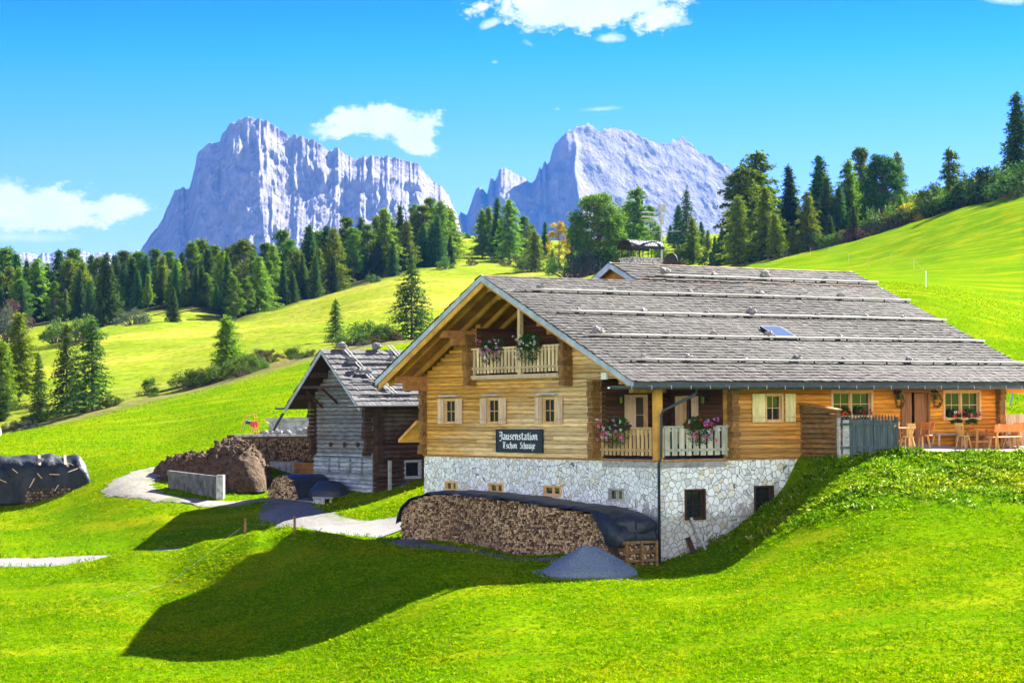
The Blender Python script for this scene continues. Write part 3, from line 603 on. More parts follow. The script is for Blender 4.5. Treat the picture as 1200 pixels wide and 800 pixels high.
def shingles(mb, a0, a1, b0, b1, k, zr, br, sgn, ex=.27, wmin=.11, wmax=.30, lift=.043, seed=1):
    q = random.Random(seed); L = math.hypot(1, k); n = int(abs(b1-b0)*L/ex)
    for r_ in range(n+1):
        bb = b0+(b1-b0)*r_/n; a = a0+q.uniform(-.06, 0)
        while a < a1:
            w = q.uniform(wmin, wmax); e = min(a+w, a1+q.uniform(0, .05)); ln = q.uniform(.40, .50)/L; dz = q.uniform(-.008, .013)
            lo = bb-sgn*q.uniform(0, .06)*1.0; hi = lo+sgn*ln; hi = min(hi, b1) if sgn > 0 else max(hi, b1)
            if abs(hi-lo) < .06: a = e; continue
            zl = zr-abs(br-lo)*k-.04; zh = zr-abs(br-hi)*k-.045; g = q.uniform(.003, .012)
            tl = lift+dz+.014*math.sin(a*.35+bb*.6); x0, x1 = a+g, e-g
            mb.hexa([(x0, lo, zl), (x1, lo, zl), (x1, hi, zh-.01), (x0, hi, zh-.01), (x0, lo, zl+tl), (x1, lo, zl+tl+q.uniform(-.008, .008)), (x1, hi, zh+.012), (x0, hi, zh+.012)]); a = e
m = MB(); shingles(m, A0-.06, A1+.06, BE-.07, BR+.03, KR, ZR, BR, 1, seed=3); shingles(m, AU-.05, A1+.06, BR+.05, BR2+.04, KR, ZR2, BR2, 1, seed=4)
shingles(m, A0-.06, A1, BL_+.06, BR+.02, KL, ZR, BR, -1, .4, .2, .5, seed=5); shingles(m, AU-.02, A1+.06, 15.4, BR2+.02, KL, ZR2, BR2, -1, .45, .25, .6, seed=6)
m.build('shingle_covering', M['shingle'], roof, fix=False)
def board(a0, a1, b0, b1, f, t0, t1, mat, name='barge_board'):
    m = MB(); slope(a0, a1, b0, b1, f, t0, t1, m); return m.build(name, mat, roof)
board(A0-.05, A0, BE-.02, BR, fr, -.30, -.03, M['barge']); board(A0-.05, A0, BR+.003, BL_+.05, fl, -.27, -.03, M['barge'])
board(A0+.02, A0+.10, BE+.3, BR, fr, -.40, -.165, M['gold_wood']); board(A0+.02, A0+.10, BR+.003, BL_-.1, fl, -.50, -.165, M['gold_wood'])
board(A1, A1+.05, BE-.02, BR2, fr, -.30, -.03, M['barge'])
board(AU-.05, AU, BR+.15, BR2, fr, -.30, -.03, M['barge']); board(AU-.05, AU, BR2+.003, 15.4, fl2, -.30, -.03, M['barge'])
m = MB(); pbox(m, pf(BE), A0+.0, A1, fr(BE)-.27, fr(BE)-.02, -.02, .025); m.build('fascia', M['downpipe'], roof)
for aa in np.arange(A0+.55, A1, .86):
    m = MB(); 
    if aa < AU: slope(aa, aa+.14, BR+.02, BL_-.05, fl, -.34, -.16, m)
    slope(aa, aa+.14, BE+.06, BR-.02, fr, -.34, -.16, m); m.build('rafter', M['gold_wood'], roof)
for b, zt, wd in [(BR, ZR-.38, .26), (12.35, fl(12.35)-.36, .24), (16.1, fl(16.1)-.36, .24), (5.35, fr(5.35)-.36, .24), (.14, fr(.14)-.36, .24)]:
    m = MB(); m.box(-1.5, .4 if b != 12.35 and b != 5.35 else 2.2, b-wd/2, b+wd/2, zt-.3, zt); m.box(-1.05, 2.2 if 1 < b < 14 else .4, b-wd/2-.003, b+wd/2+.003, zt-.6, zt-.305); m.build('purlin', M['beam'], roof)
# snow rails: poles held by iron hooks
RB = [9.1, 7.08, 4.93, 2.72, .5]
for i, b in enumerate(RB):
    m = MB(); x0 = 6.35 if i == 0 else -1.4+.05*i; x1 = A1+.16; z = fr(b)+.085; x = x0
    xs_ = np.linspace(x0, x1, 14); m.tube([(float(x), b, z+rnd.uniform(-.012, .012)) for x in xs_], [.046+rnd.uniform(-.004, .004) for x in xs_], 7)
    m.m = 1
    for x in np.arange(x0+.4, x1-.2, 1.22): m.box(x-.009, x+.009, b-.06, b+.02, z-.1, z+.02)
    m.build('snow_rail', [M['snow_rail'], M['iron']], roof, smooth=True)
# gutter
b = BE-.14; pts = []
m = MB(); n = 7; z = fr(BE)-.25; x0, x1 = -2.95, A1+.2; vs = []
for x in (x0, x1):
    for k in range(n+1): t_ = math.pi*k/n; vs.append((x, b-.10*math.cos(t_), z-.10*math.sin(t_)))
    for k in range(n, -1, -1): t_ = math.pi*k/n; vs.append((x, b-.085*math.cos(t_), z+.004-.08*math.sin(t_)))
N = 2*(n+1); m.add(vs, [(k, (k+1) % N, N+(k+1) % N, N+k) for k in range(N)]+[tuple(range(N)), tuple(range(N, 2*N))])
m.box(x0, x1, b-.112, b-.098, z-.015, z+.02)
m.m = 1
for x in np.arange(x0+.9, x1, .86): m.box(x-.015, x+.015, b-.118, b+.16, z+.021, z+.035); m.box(x-.015, x+.015, b-.125, b-.113, z-.1, z+.035)
m.build('gutter', [M['gutter'], M['metal_pale']], chalet)
m = MB(); m.tube([(.85, b, z-.08), (.85, b, z-.22), (.75, b+.15, z-.35), (-.02, -.36, z-.85), (-.06, -.3, z-1.0), (-.06, -.26, .1), (-.06, -.13, -.1), (-.06, -.13, -3.66)], .052, 9); dp = m.build('downpipe', M['downpipe'], chalet, smooth=True)
# skylight
m = MB(); k = KR
def rb(a, b, o): return (a, b, fr(b)+o)
a0, a1, b0, b1 = 7.85, 8.85, 2.75, 3.8
m.hexa([rb(a0, b0, 0), rb(a1, b0, 0), rb(a1, b1, 0), rb(a0, b1, 0), rb(a0, b0, .11), rb(a1, b0, .11), rb(a1, b1, .11), rb(a0, b1, .11)]); sk = m.build('skylight', M['metal_dark'], chalet)
m = MB(); e = .05; m.hexa([rb(a0+e, b0+e, .1), rb(a1-e, b0+e, .1), rb(a1-e, b1-e, .1), rb(a0+e, b1-e, .1), rb(a0+e, b0+e, .116), rb(a1-e, b0+e, .116), rb(a1-e, b1-e, .116), rb(a0+e, b1-e, .116)]); m.build('pane', M['skyglass'], sk)
# chimney with arched metal hood
m = MB(); m.box(7.55, 9.05, 11.75, 12.65, 6.2, 8.16); m.box(7.5, 9.1, 11.7, 12.7, 8.16, 8.24); ch = m.build('chimney', M['chim'], roof)
m = MB()
for x in (7.6, 8.1, 8.55, 9.0):
    for y in (11.78, 12.62): m.box(x-.015, x+.015, y-.015, y+.015, 8.24, 8.62)
vs = []; n = 10
for x in (7.45, 9.15):
    for rr_ in (.56, .53):
        for k in range(n+1): t_ = math.pi*k/n; vs.append((x, 12.2-rr_*math.cos(t_), 8.6+.72*rr_*math.sin(t_)))
q = n+1; fs = []
for k in range(n): fs += [(k, k+1, 2*q+k+1, 2*q+k), (q+k, q+k+1, 3*q+k+1, 3*q+k), (k, k+1, q+k+1, q+k), (2*q+k, 2*q+k+1, 3*q+k+1, 3*q+k)]
m.add(vs, fs); m.build('chimney_hood', M['metal_dark'], roof)
M['screen'] = simple('screen', (.10, .05, .018), (.27, .15, .05), 4, (1, 1, 3), .8, .5, .02, .2, stain=((.12, .12, .06), 1.5, .6))
# board screen between loggia side and terrace, on a concrete footing
m = MB(); 
z = -.02
for i in range(9):
    zt = z+.185; top = lambda y: 1.86+.16*(y+2.05)/2.05
    y0 = -2.05; 
    m.prism([(-.06, z+.004), (.03, z+.03), (.035, zt-.05), (-.06, zt)], lambda p, s_: (6.62-p[0], s_, p[1]), y0, -.02); z = zt
m.hexa([(6.56, -2.04, z), (6.66, -2.04, z), (6.66, -.02, z), (6.56, -.02, z), (6.56, -2.04, 1.75), (6.66, -2.04, 1.75), (6.66, -.02, 1.99), (6.56, -.02, 1.99)]); m.box(6.54, 6.72, -2.14, -2.05, -.1, 1.73); m.build('side_screen', M['screen'], chalet)
m = MB(); m.hexa([(6.5, -2.15, 1.74), (6.78, -2.15, 1.74), (6.78, 0, 2.0), (6.5, 0, 2.0), (6.5, -2.15, 1.80), (6.78, -2.15, 1.80), (6.78, 0, 2.06), (6.5, 0, 2.06)]); m.build('screen_cap', M['beam'], chalet)
m = MB(); m.box(6.5, 6.8, -2.2, 0, -2.4, -.03); m.build('screen_footing', M['conc'], chalet)
# little lean-to roof at the far gable corner
m = MB(); m.hexa([(-.35, 16.3, 1.32), (1.2, 16.3, 1.32), (1.2, 17.8, .52), (-.35, 17.8, .52), (-.35, 16.3, 1.46), (1.2, 16.3, 1.46), (1.2, 17.8, .66), (-.35, 17.8, .66)]); m.build('porch_roof', M['gold_wood'], chalet)
m = MB(); pbox(m, pg(0), 2.95, 3.3, 2.95, 3.2, .03, .12); m.build('junction_box', M['white_paint'], chalet)
# roof stones
for i, b in enumerate(RB):
    q = random.Random(40+i); x = (7 if i == 0 else -.5)+q.uniform(0, 1)
    while x < A1-.4:
        r_ = q.uniform(.09, .16); big = q.random() < .2; r_ *= 1.35 if big else 1
        m = MB(); m.blob((0, 0, 0), (r_*1.25, r_, r_*.8), q.randint(0, 99), .5); dk = q.random() < .12
        o = m.build('roof_stone', M['stone_dark' if dk else 'stone_roof']); p = hw(x, b+r_+.06, fr(b+r_+.06)+r_*.62+.02); o.location = p; o.rotation_euler = (q.uniform(-.3, .3), q.uniform(-.3, .3), q.uniform(0, 6))
        tag(o, 'weathered stone lying against a pole on the big shingle roof', 'stone', 'stones weighing down the big shingle roof'); x += q.uniform(1.9, 3.9)
# ------------------------------------------------------------------ barn
barn = empty('barn', BARN, TH, 'small old log barn with silvery grey gable and stone-weighted shingle roof', 'barn')
HB, EB, RBB = 5.78, 4.0, 6.62; KB = .74; B0 = 3.05
fbR = lambda b: RBB-(B0-b)*KB
fbL = lambda b: RBB-(b-B0)*KB
def blim(zm):
    t_ = zm+.2
    if t_ > RBB: return None
    return B0-(RBB-t_)/KB, B0+(RBB-t_)/KB
m = MB(); logs(m, pg(0), 0, HB, 1.62, 6.5, [], .2, .2, blim, .05); m.build('gable_wall', M['barn_wood'], barn)
sl = [(4.28, 4.05, .7, 1.42), (3.3, 3.08, .7, 1.46), (2.2, 1.98, .66, 1.46), (1.02, .80, .64, 1.44)]
m = MB(); logs(m, pg(-.02), .0, HB, -1.2, 1.62, [(b, a, c, d) for a, b, c, d in sl], .2, .22, None, .05); m.build('lower_wall', M['barn_low'], barn)
m = MB()
pbox(m, pg(0), .3, HB-.3, .3, 2., -.6, -.5); m.build('interior_dark', M['interior_dark'], barn)  # black sheet behind the slits, painted as their darkness
for s in (1.3, 2.6, 4.0): m = MB(); m.tube([pg(0)(s, 2.02, -.05), pg(0)(s, 2.02, .12)], .12, 8); m.build('shadow_stub', M['log_dark'], barn)  # dark stubs standing in for the shadows of recesses in the gable
m = MB(); logs(m, pf(0), .0, 8.5, -.6, 4.0, [(1.7, 2.6, .45, 1.25)], .22, .2, None, .06); m.build('side_wall', M['barn_brown'], barn); m = MB(); logs(m, pf(HB), .2, 8.5, -.6, 4.0, [], .22, .2, None, -.02); m.build('rear_wall', M['barn_brown'], barn)
for args in [(pg(0), .14, 1.5, 4.1, .42, .3, .2, .1), (pg(0), HB-.14, 1.5, 4.1, .42, .3, .2, .1), (pf(0), .2, 1.2, 4.0, .42, .34, .2, .12)]:
    m = MB(); logcol(m, *args); m.build('log_ends', M['log_dark'], barn)
window(barn, pf(0), 1.76, 2.54, .5, 1.2, 1, 1, 1, 'old_board', name='window', sill=False, fw=.09, pane='interior_dark')
m = MB(); slope(-1.05, 8.8, -.62, B0-.003, fbR, -.12, -.04, m); slope(-1.05, 8.8, B0, 6.75, fbL, -.12, -.04, m); br = m.build('roof', M['log_dark'], barn)
m = MB(); shingles(m, -1.1, 8.8, -.66, B0+.02, KB, RBB, B0, 1, .42, .14, .36, .06, 8); shingles(m, -1.1, 8.8, 6.8, B0+.02, KB, RBB, B0, -1, .42, .14, .36, .06, 9); m.build('shingle_covering', M['old_shingle'], br, fix=False)
for f, b0, b1 in ((fbR, -.66, B0), (fbL, B0+.003, 6.8)):
    m = MB(); slope(-1.1, -1.05, b0, b1, f, -.26, -.03, m); m.build('barge_board', M['barn_roofboard'], br)
for b in (.25, 1.7, B0, 4.4, 5.8):
    m = MB(); z = (fbR(b) if b < B0 else fbL(b))-.14; m.box(-.95, .3, b-.1, b+.1, z-.24, z); m.build('purlin', M['log_dark'], br)
m = MB(); m.bar((-.9, 3.4, 4.75), (.1, 3.4, 3.9), .1, .1); m.bar((-.9, 4.9, 4.6), (.1, 4.9, 3.7), .1, .1); m.box(-1., -.9, .9, 5.2, 4.72, 4.84); m.build('brace', M['log_dark'], br)
m = MB(); m.tube([(-1.75, -.72, 3.83), (8.8, -.72, 3.86)], .055, 7); m.build('gutter', M['metal_dark'], br); m = MB(); m.tube([(-1.6, 6.85, 3.78), (8.8, 6.85, 3.82)], .055, 7); m.build('gutter', M['metal_dark'], br)
m = MB()
for b, d in ((-.05, .09), (.85, .10), (2.0, .1), (1.2, .13)):
    z = fbR(b)+d; m.tube([(-.6 if b < 1.1 else -.2, b, z), (4, b, z+.02), (8.7, b, z)], .045, 6)
for a in (.35, 3.0, 5.4):
    for b0, b1 in ((.8, 3.15), (-.1, .8)):
        o_ = .7 if b1 < 1 else 0
        for e in (0, .2): m.bar((a+o_+e, b0, fbR(b0)+.16), (a+o_+e-.35, b1, fbR(min(b1, B0))+.17), .05, .05)
m.build('holding_poles', M['old_board'], br)
q = random.Random(3)
for a, b, r_, dk in [(.0, 2.98, .2, 1), (1.9, 2.98, .2, 1), (4.1, 2.98, .18, 1), (.1, 2.1, .17, 1), (2.35, 2.2, .14, 1), (-.2, 1.45, .15, 1), (.2, 1.35, .15, 1), (.55, 1.3, .15, 1), (2.6, .55, .17, 0), (4.2, .5, .18, 0), (3.2, 1.0, .15, 1), (.9, .5, .1, 1), (4.0, 1.5, .14, 1)]:
    m = MB(); m.blob((0, 0, 0), (r_*1.2, r_, r_*.8), q.randint(0, 99), .5); o = m.build('roof_stone', M['stone_dark' if dk else 'stone_roof']); o.location = bw(a, b, fbR(b)+.06+r_*.7)
    tag(o, 'stone lying on the small silvery barn roof', 'stone', 'stones weighing down the small barn roof')
# sheds leaning on the barn flank
m = MB()
for i in range(8): m.box(1.2+i*.17, 1.36+i*.17, -.62, -.58, -.85, .1+rnd.uniform(-.04, .04))
m.box(1.1, 2.6, -.581, -.5, -.3, -.2); m.box(2.55, 2.68, -.65, -.5, -1, .5); m.box(.55, .68, -.6, -.45, -1.3, 1.3); o = m.build('board_gate', M['old_board']); o.location = BARN; o.rotation_euler = (0, 0, TH); tag(o, 'low grey plank gate against the brown barn flank', 'gate')
# ------------------------------------------------------------------ firewood
def wood_face(mb, P, s0, s1, bot, top, r=.05, d=.0, depth=.3, seed=0):
    q = random.Random(seed); row = 0; z = bot(s0)
    zmin = min(bot(s) for s in np.linspace(s0, s1, 20)); zmax = max(top(s) for s in np.linspace(s0, s1, 60)); z = zmin
    while z < zmax:
        s = s0+(row % 2)*r
        while s < s1:
            if bot(s)-r < z < top(s):
                n = q.choice((3, 4, 4, 5, 5, 6)); rr_ = r*q.uniform(.75, 1.12); a = q.uniform(0, 6.3); dd = d+q.uniform(-.05, .05); cs = s+q.uniform(-.2, .2)*r; cz = z+q.uniform(-.2, .2)*r
                poly = [(cs+rr_*q.uniform(.8, 1.1)*math.cos(a+6.283*k/n), cz+rr_*q.uniform(.8, 1.1)*math.sin(a+6.283*k/n)) for k in range(n)]
                mb.prism(poly, lambda p, t_: P(p[0], p[1], t_), dd-depth, dd)
            s += 2*r*q.uniform(.92, 1.02)
        z += 1.72*r; row += 1
topx = [(0.1, -3.4), (.45, -2.8), (1.0, -2.17), (1.9, -1.85), (3.36, -1.72), (6.8, -1.50), (9, -1.44), (11.7, -1.40), (13, -1.48), (14.2, -1.72), (14.85, -2.1), (15.08, -2.6), (15.12, -3.3)]
top = lambda s: float(np.interp(s, [p[0] for p in topx], [p[1] for p in topx]))
wpile = empty('firewood_pile', CC, TH, 'long high stack of split firewood along the white stone wall under a dark tarpaulin', 'firewood stack')
m = MB(); wood_face(m, pg(-1.85), .75, 15.05, lambda s: -3.75, lambda s: top(s)-.06, .048, 0, .3, 4); o = m.build('split_logs', M['firewood'], wpile, fix=False); o['kind'] = 'stuff'
core = MB(); tp = MB(); S_ = np.linspace(.7, 15.0, 40)
for i in range(len(S_)-1):
    s0, s1 = S_[i], S_[i+1]; core.hexa([(-1.7, s0, -3.9), (-.35, s0, -3.9), (-.35, s1, -3.9), (-1.7, s1, -3.9), (-1.7, s0, top(s0)-.12), (-.35, s0, top(s0)-.12), (-.35, s1, top(s1)-.12), (-1.7, s1, top(s1)-.12)])
core.build('stack_core', M['firewood_dark'], wpile)
# tarpaulin: lies over the crown, hangs over the near end
vs = []; fs = []; S_ = np.r_[np.linspace(-.35, 1.5, 16), np.linspace(1.6, 14.7, 80), np.linspace(14.75, 15.2, 8)]
NA = 14
def ttop(s): return float(np.interp(s, [-.38, -.3, -.1, .3, .8, 1.6, 2.4, 3.4, 6.8, 9, 11.7, 13, 14.2, 14.85, 15.1, 15.25], [-2.95, -2.55, -2.3, -2.0, -1.8, -1.68, -1.62, -1.60, -1.42, -1.36, -1.32, -1.40, -1.64, -2.0, -2.36, -2.8]))
for s in S_:
    for k in range(NA+1):
        u_ = k/NA; a = -1.96+1.7*u_; z = ttop(s)-.03+.05*math.sin(math.pi*u_)+.05*_frac(Vector((s*1.6, u_*3, 1)), 1, 2, 3)
        over = .05+.06*_frac(Vector((s*1.1, 3, 1)), 1, 2, 2)+(1.15*max(0, min(1, (1.3-s)/1.2)) if s < 1.3 else 0)
        if k == 0: z -= over
        if k == 0 and s < 1.3: z = max(z, -2.95)
        vs.append((a if k else -2.0, s, z))
for i in range(len(S_)-1):
    for k in range(NA): fs.append((i*(NA+1)+k, i*(NA+1)+k+1, (i+1)*(NA+1)+k+1, (i+1)*(NA+1)+k))
m = MB(); m.add(vs, fs); o = m.build('tarpaulin', M['tarp'], wpile, smooth=True, fix=False); sd = o.modifiers.new('thick', 'SOLIDIFY'); sd.thickness = .02
m = MB(); m.blob((-.9, .45, -2.3), (.96, .85, .5), 7, .14, 20, 12); m.tube([(-1.2, -.28, -2.1), (-1.2, -.35, -2.9), (-.3, -.35, -2.9)], .03); m.build('tarpaulin', M['tarp'], wpile, smooth=True)
m = MB(); wood_face(m, pf(-.3), -1.75, -.3, lambda s: -3.7, lambda s: -2.85, .06, 0, .3, 14); o = m.build('split_logs', M['firewood'], wpile, fix=False); o['kind'] = 'stuff'
rack = MB()
for x in (-1.75, -1.1, -.45): rack.box(x-.04, x+.04, -.52, -.44, -3.7, -2.78)
for z in (-3.5, -3.2, -2.86): rack.box(-1.85, -.35, -.44, -.40, z, z+.09)
rack.build('end_rack', M['screen'], wpile)
# gravel heap and two boards leaning on the wall
g = at(689, 665, 75.2); gzz = gz(g.x, g.y); m = MB(); vs = []; n = 40; rg = 14
for j in range(rg+1):
    t_ = j/rg
    for k in range(n):
        a = 6.283*k/n; rr_ = (1.55*t_)*(1+.14*math.sin(a*2+.6)+.06*math.sin(5*a)); h = 1.02*max(0, (1-t_))**.92+.05*_frac(Vector((t_*4*math.cos(a), t_*4*math.sin(a), 2)), 1, 2, 4)
        if j == rg: h = -.25
        vs.append((rr_*math.cos(a)*1.0, rr_*math.sin(a)*.9, h-(.06 if t_ < .08 else 0)))
fs = [(j*n+k, j*n+(k+1) % n, (j+1)*n+(k+1) % n, (j+1)*n+k) for j in range(rg) for k in range(n)]
m.add(vs, fs); o = m.build('gravel_heap', M['gravel_heap'], smooth=True); o.location = (g.x, g.y, gzz); tag(o, 'conical heap of blue-grey gravel in front of the firewood stack', 'gravel heap')
for i, (s, w, l, ln, lab) in enumerate([(1.35, .2, 1.0, .45, 'short dark plank leaning on the white stone wall'), (1.75, .1, 1.7, .5, 'long thin grey lath leaning on the white stone wall')]):
    z0 = -3.75; m = MB(); m.bar(pf(0)(s+.1+.2*i, z0, ln), pf(0)(s-.1-.25*i, z0+l, .06), w, .04, (0, -1, .2)); o = m.build('leaning_board', M['old_board' if i else 'log_dark']); o.location = CC; o.rotation_euler = (0, 0, TH); tag(o, lab, 'board')
# ------------------------------------------------------------------ the yard beside the barn
def lump(name, c, rx, ry, h, mat, seed, amp=.3, n=60, rg=26, pw=.6, rot=0, rough=3.):
    vs = []
    for j in range(rg+1):
        t_ = j/rg
        for k in range(n):
            a = 6.283*k/n; v = Vector((t_*rough*math.cos(a), t_*rough*math.sin(a), seed)); e = 1+.18*math.sin(2*a+seed)+.1*math.sin(5*a)
            hh = h*max(0, 1-t_**2.2)**pw*(1+amp*_frac(v, 1, 2, 5)*(1 if t_ > .02 else 1))
            if j == rg: hh = -.4
            x, y = rx*t_*e*math.cos(a), ry*t_*e*math.sin(a); vs.append((x*math.cos(rot)-y*math.sin(rot), x*math.sin(rot)+y*math.cos(rot), hh))
    m = MB(); m.add(vs, [(j*n+k, j*n+(k+1) % n, (j+1)*n+(k+1) % n, (j+1)*n+k) for j in range(rg) for k in range(n)]); o = m.build(name, mat, smooth=True); o.location = c; return o
M['manure'] = simple('manure', (.026, .015, .008), (.115, .065, .031), 5, (1, 1, 1), .95, 1., .16, coord='World', stain=((.13, .095, .06), 3.2, .5))
g = at(274, 580, 112.5); o = lump('manure_heap', (g.x, g.y, gz(g.x, g.y)-.1), 2.15, 3.0, 2.15, M['manure'], 4, .12, 130, 60, .8, rough=9.); tag(o, 'tall brown manure heap beside the concrete wall of the yard', 'manure heap')
g = at(228, 578, 112); o = lump('manure_heap', (g.x, g.y, gz(g.x, g.y)-.1), 1.9, 1.7, 1.2, M['manure'], 9, .2, 100, 44, .6, rough=8.); tag(o, 'lower brown manure heap behind the weathered block wall', 'manure heap')
def crumbs(parent, name, c, rx, ry, fn, n, r0, r1, mat, seed):
    q = random.Random(seed); m = MB()
    for _ in range(n):
        a = q.uniform(0, 6.283); t_ = math.sqrt(q.random())*1.12; r_ = q.uniform(r0, r1)*(1 if q.random() < .8 else 1.6); x, y = rx*t_*math.cos(a), ry*t_*math.sin(a)
        m.blob((x, y, fn(x, y, t_)+r_*.3), (r_*q.uniform(.7, 1.3), r_*q.uniform(.7, 1.3), r_*.8), q.randint(0, 99), .5, 6, 4)
    o = m.build(name, mat, parent, fix=False); o['kind'] = 'stuff'
def onto(o):
    me = o.data; bv = BVHTree.FromPolygons([v.co.copy() for v in me.vertices], [tuple(p.vertices) for p in me.polygons])
    def fn(x, y, t_):
        h = bv.ray_cast(Vector((x, y, 50)), Vector((0, 0, -1))); g_ = drop(o.location.x+x, o.location.y+y)-o.location.z
        return max(h[0].z, g_) if h[0] else g_
    return fn
for o in [x for x in COL.objects if x.name.startswith('manure_heap')]: crumbs(o, 'clods', None, 2.0, 2.0, onto(o), 420, .03, .085, M['manure'], 5)
o = COL.objects['gravel_heap']; crumbs(o, 'loose_stones', None, 1.75, 1.6, onto(o), 420, .012, .035, M['gravel_heap'], 6)
# weathered block wall
p0 = at(197, 573, 109); p1 = at(253, 579, 107.4); z0 = min(gz(p0.x, p0.y), gz(p1.x, p1.y))-.3
def wallseg(name, p0, p1, zt0, zt1, zb, th, mat, parent=None, cap=0):
    d = (Vector((p1[0], p1[1], 0))-Vector((p0[0], p0[1], 0))).normalized(); n = Vector((-d.y, d.x, 0))*th; m = MB()
    q = [Vector((p0[0], p0[1], 0)), Vector((p1[0], p1[1], 0))]
    m.hexa([(*q[0].xy, zb), (*q[1].xy, zb), (*(q[1]+n).xy, zb), (*(q[0]+n).xy, zb), (*q[0].xy, zt0), (*q[1].xy, zt1), (*(q[1]+n).xy, zt1), (*(q[0]+n).xy, zt0)]); return m.build(name, mat, parent)
M['block'] = simple('block_wall', (.035, .035, .035), (.15, .15, .145), 3.5, (1, 1, .5), .9, .6, .02, coord='World', stain=((.06, .06, .055), 1.3, .7))
bl = empty('block_wall', (0, 0, 0), 0, 'low weathered grey concrete wall at the gravel loop', 'wall')
wallseg('wall', p0, p1, at(197, 552, 109).z, at(262, 560, 106.2).z, z0, .25, M['block'], bl); wallseg('coping', p0-Vector((.05, .03, 0)), p1+Vector((.05, -.02, 0)), at(197, 551, 109).z, at(262, 559, 106.2).z, at(230, 555.5, 107.6).z-.1, .33, M['block'], bl)
wallseg('end_post', p1+Vector((.02, -.05, 0)), p1+Vector((.36, -.1, 0)), at(262, 557, 106.2).z, at(262, 557, 106.2).z, z0, .36, M['white_paint' if 0 else 'conc'], bl)
# log store: concrete pier, stacked billets, stone-weighted top
LS = [at(278, 575, 118.5), at(372, 575, 113.5)]
st = empty('log_store', (0, 0, 0), 0, 'roofed log store with concrete wall between manure heap and barn', 'log store')
d = Vector((LS[1].x-LS[0].x, LS[1].y-LS[0].y, 0)); Ls = d.length; d.normalize(); nn = Vector((d.y, -d.x, 0))
def PS(s, z, o=0.): p = Vector((LS[0].x, LS[0].y, 0))+d*s+nn*o; return (p.x, p.y, z)
zt = at(322, 512, 116).z; zm = at(322, 536, 116).z; zb = at(322, 578, 116).z-.4
m = MB(); wood_face(m, PS, .2, Ls, lambda s: zm-.1, lambda s: zt-.1, .05, 0, .3, 21); o = m.build('stacked_logs', M['firewood_dark'], st, fix=False); o['kind'] = 'stuff'
m = MB(); m.hexa([PS(.1, zm-.12, -.25), PS(Ls, zm-.12, -.25), PS(Ls, zm-.12, -1.6), PS(.1, zm-.12, -1.6), PS(.1, zt, -.25), PS(Ls, zt, -.25), PS(Ls, zt, -1.6), PS(.1, zt, -1.6)]); m.hexa([PS(-.1, zb, -.5), PS(Ls, zb, -.5), PS(Ls, zb, -1.6), PS(-.1, zb, -1.6), PS(-.1, zm-.13, -.5), PS(Ls, zm-.13, -.5), PS(Ls, zm-.13, -1.6), PS(-.1, zm-.13, -1.6)]); m.build('back_fill', M['firewood_dark'], st)
m = MB(); m.hexa([PS(-.2, zt, .25), PS(Ls, zt+.06, .25), PS(Ls, zt+.06, -1.7), PS(-.2, zt, -1.7), PS(-.2, zt+.12, .25), PS(Ls, zt+.18, .25), PS(Ls, zt+.18, -1.7), PS(-.2, zt+.12, -1.7)]); m.build('top_slab', M['conc'], st)
m = MB(); m.hexa([PS(-.5, zm-.6, .3), PS(.1, zm-.6, .3), PS(.1, zm-.6, -1), PS(-.5, zm-.6, -1), PS(-.5, zt+.1, .3), PS(.1, zt+.1, .3), PS(.1, zt+.1, -1), PS(-.5, zt+.1, -1)]); m.build('side_boards', M['log_dark'], st)
m = MB(); s0 = Ls*.36; s1 = Ls*.74; m.hexa([PS(s0, zb, -.3), PS(s1, zb, -.3), PS(s1, zb, -.49), PS(s0, zb, -.49), PS(s0, zm-.14, -.3), PS(s1, zm-.14, -.3), PS(s1, zm-.14, -.49), PS(s0, zm-.14, -.49)]); m.hexa([PS(s1-.1, zb, .2), PS(s1, zb, .2), PS(s1, zb, -.29), PS(s1-.1, zb, -.29), PS(s1-.1, zm-.15, .2), PS(s1, zm-.15, .2), PS(s1, zm-.15, -.29), PS(s1-.1, zm-.15, -.29)]); m.build('concrete_wall', M['conc'], st)
m = MB()
for k in range(15):
    z = zb+.35+k*.125
    if z > zm-.2: break
    m.bar(PS(s1+.05, z, .05+rnd.uniform(-.05, .05)), PS(Ls+.05, z, .05+rnd.uniform(-.05, .05)), .2, .1)
m.build('billet_stack', M['beam'], st)
for i, f in enumerate((.34, .42, .50, .63, .78, .88)):
    r_ = (.14, .13, .19, .15, .2, .26)[i]; m = MB(); m.blob((0, 0, 0), (r_*1.3, r_, r_*.8), i+3, .4); o = m.build('slab_stone', M['stone_roof']); p = PS(Ls*f, zt+.16+r_*.6, -.1); o.location = p; tag(o, 'stone lying along the edge of the log store roof', 'stone', 'stones along the log store edge')
# red winch with bent orange rods
p = Vector(PS(.75, zt+.12, -.5)); wn = empty('hay_winch', p, .4, 'small red motor with bent orange rods on the log store', 'machine'); wn.scale = (.78, .78, .72)
m = MB(); m.tube([(.1, -.2, .75), (.1, .2, .75)], .24, 12); m.box(-.15, .12, -.12, .12, .6, .95); m.build('motor', M['red_paint'], wn); m = MB(); m.tube([(-.55, 0, .95), (-.2, 0, .88)], [.16, .14], 10); m.build('exhaust', M['iron'], wn)
m = MB()
for s_ in (-.3, .3): m.tube([(.35, s_, 0), (.25, s_, .8), (.15, s_, 1.55), (-.55, s_, 1.35), (-.7, s_, .7), (-.85, s_, .25)], .016, 6); m.tube([(.1, s_, .7), (-.1, s_, 0)], .03, 6)
m.tube([(.15, -.3, 1.55), (.15, .3, 1.55)], .02, 6); m.tube([(.3, 0, .8), (.9, 0, .95), (1.2, .1, .8)], .015, 6); m.build('rods', M['orange_rod'], wn)
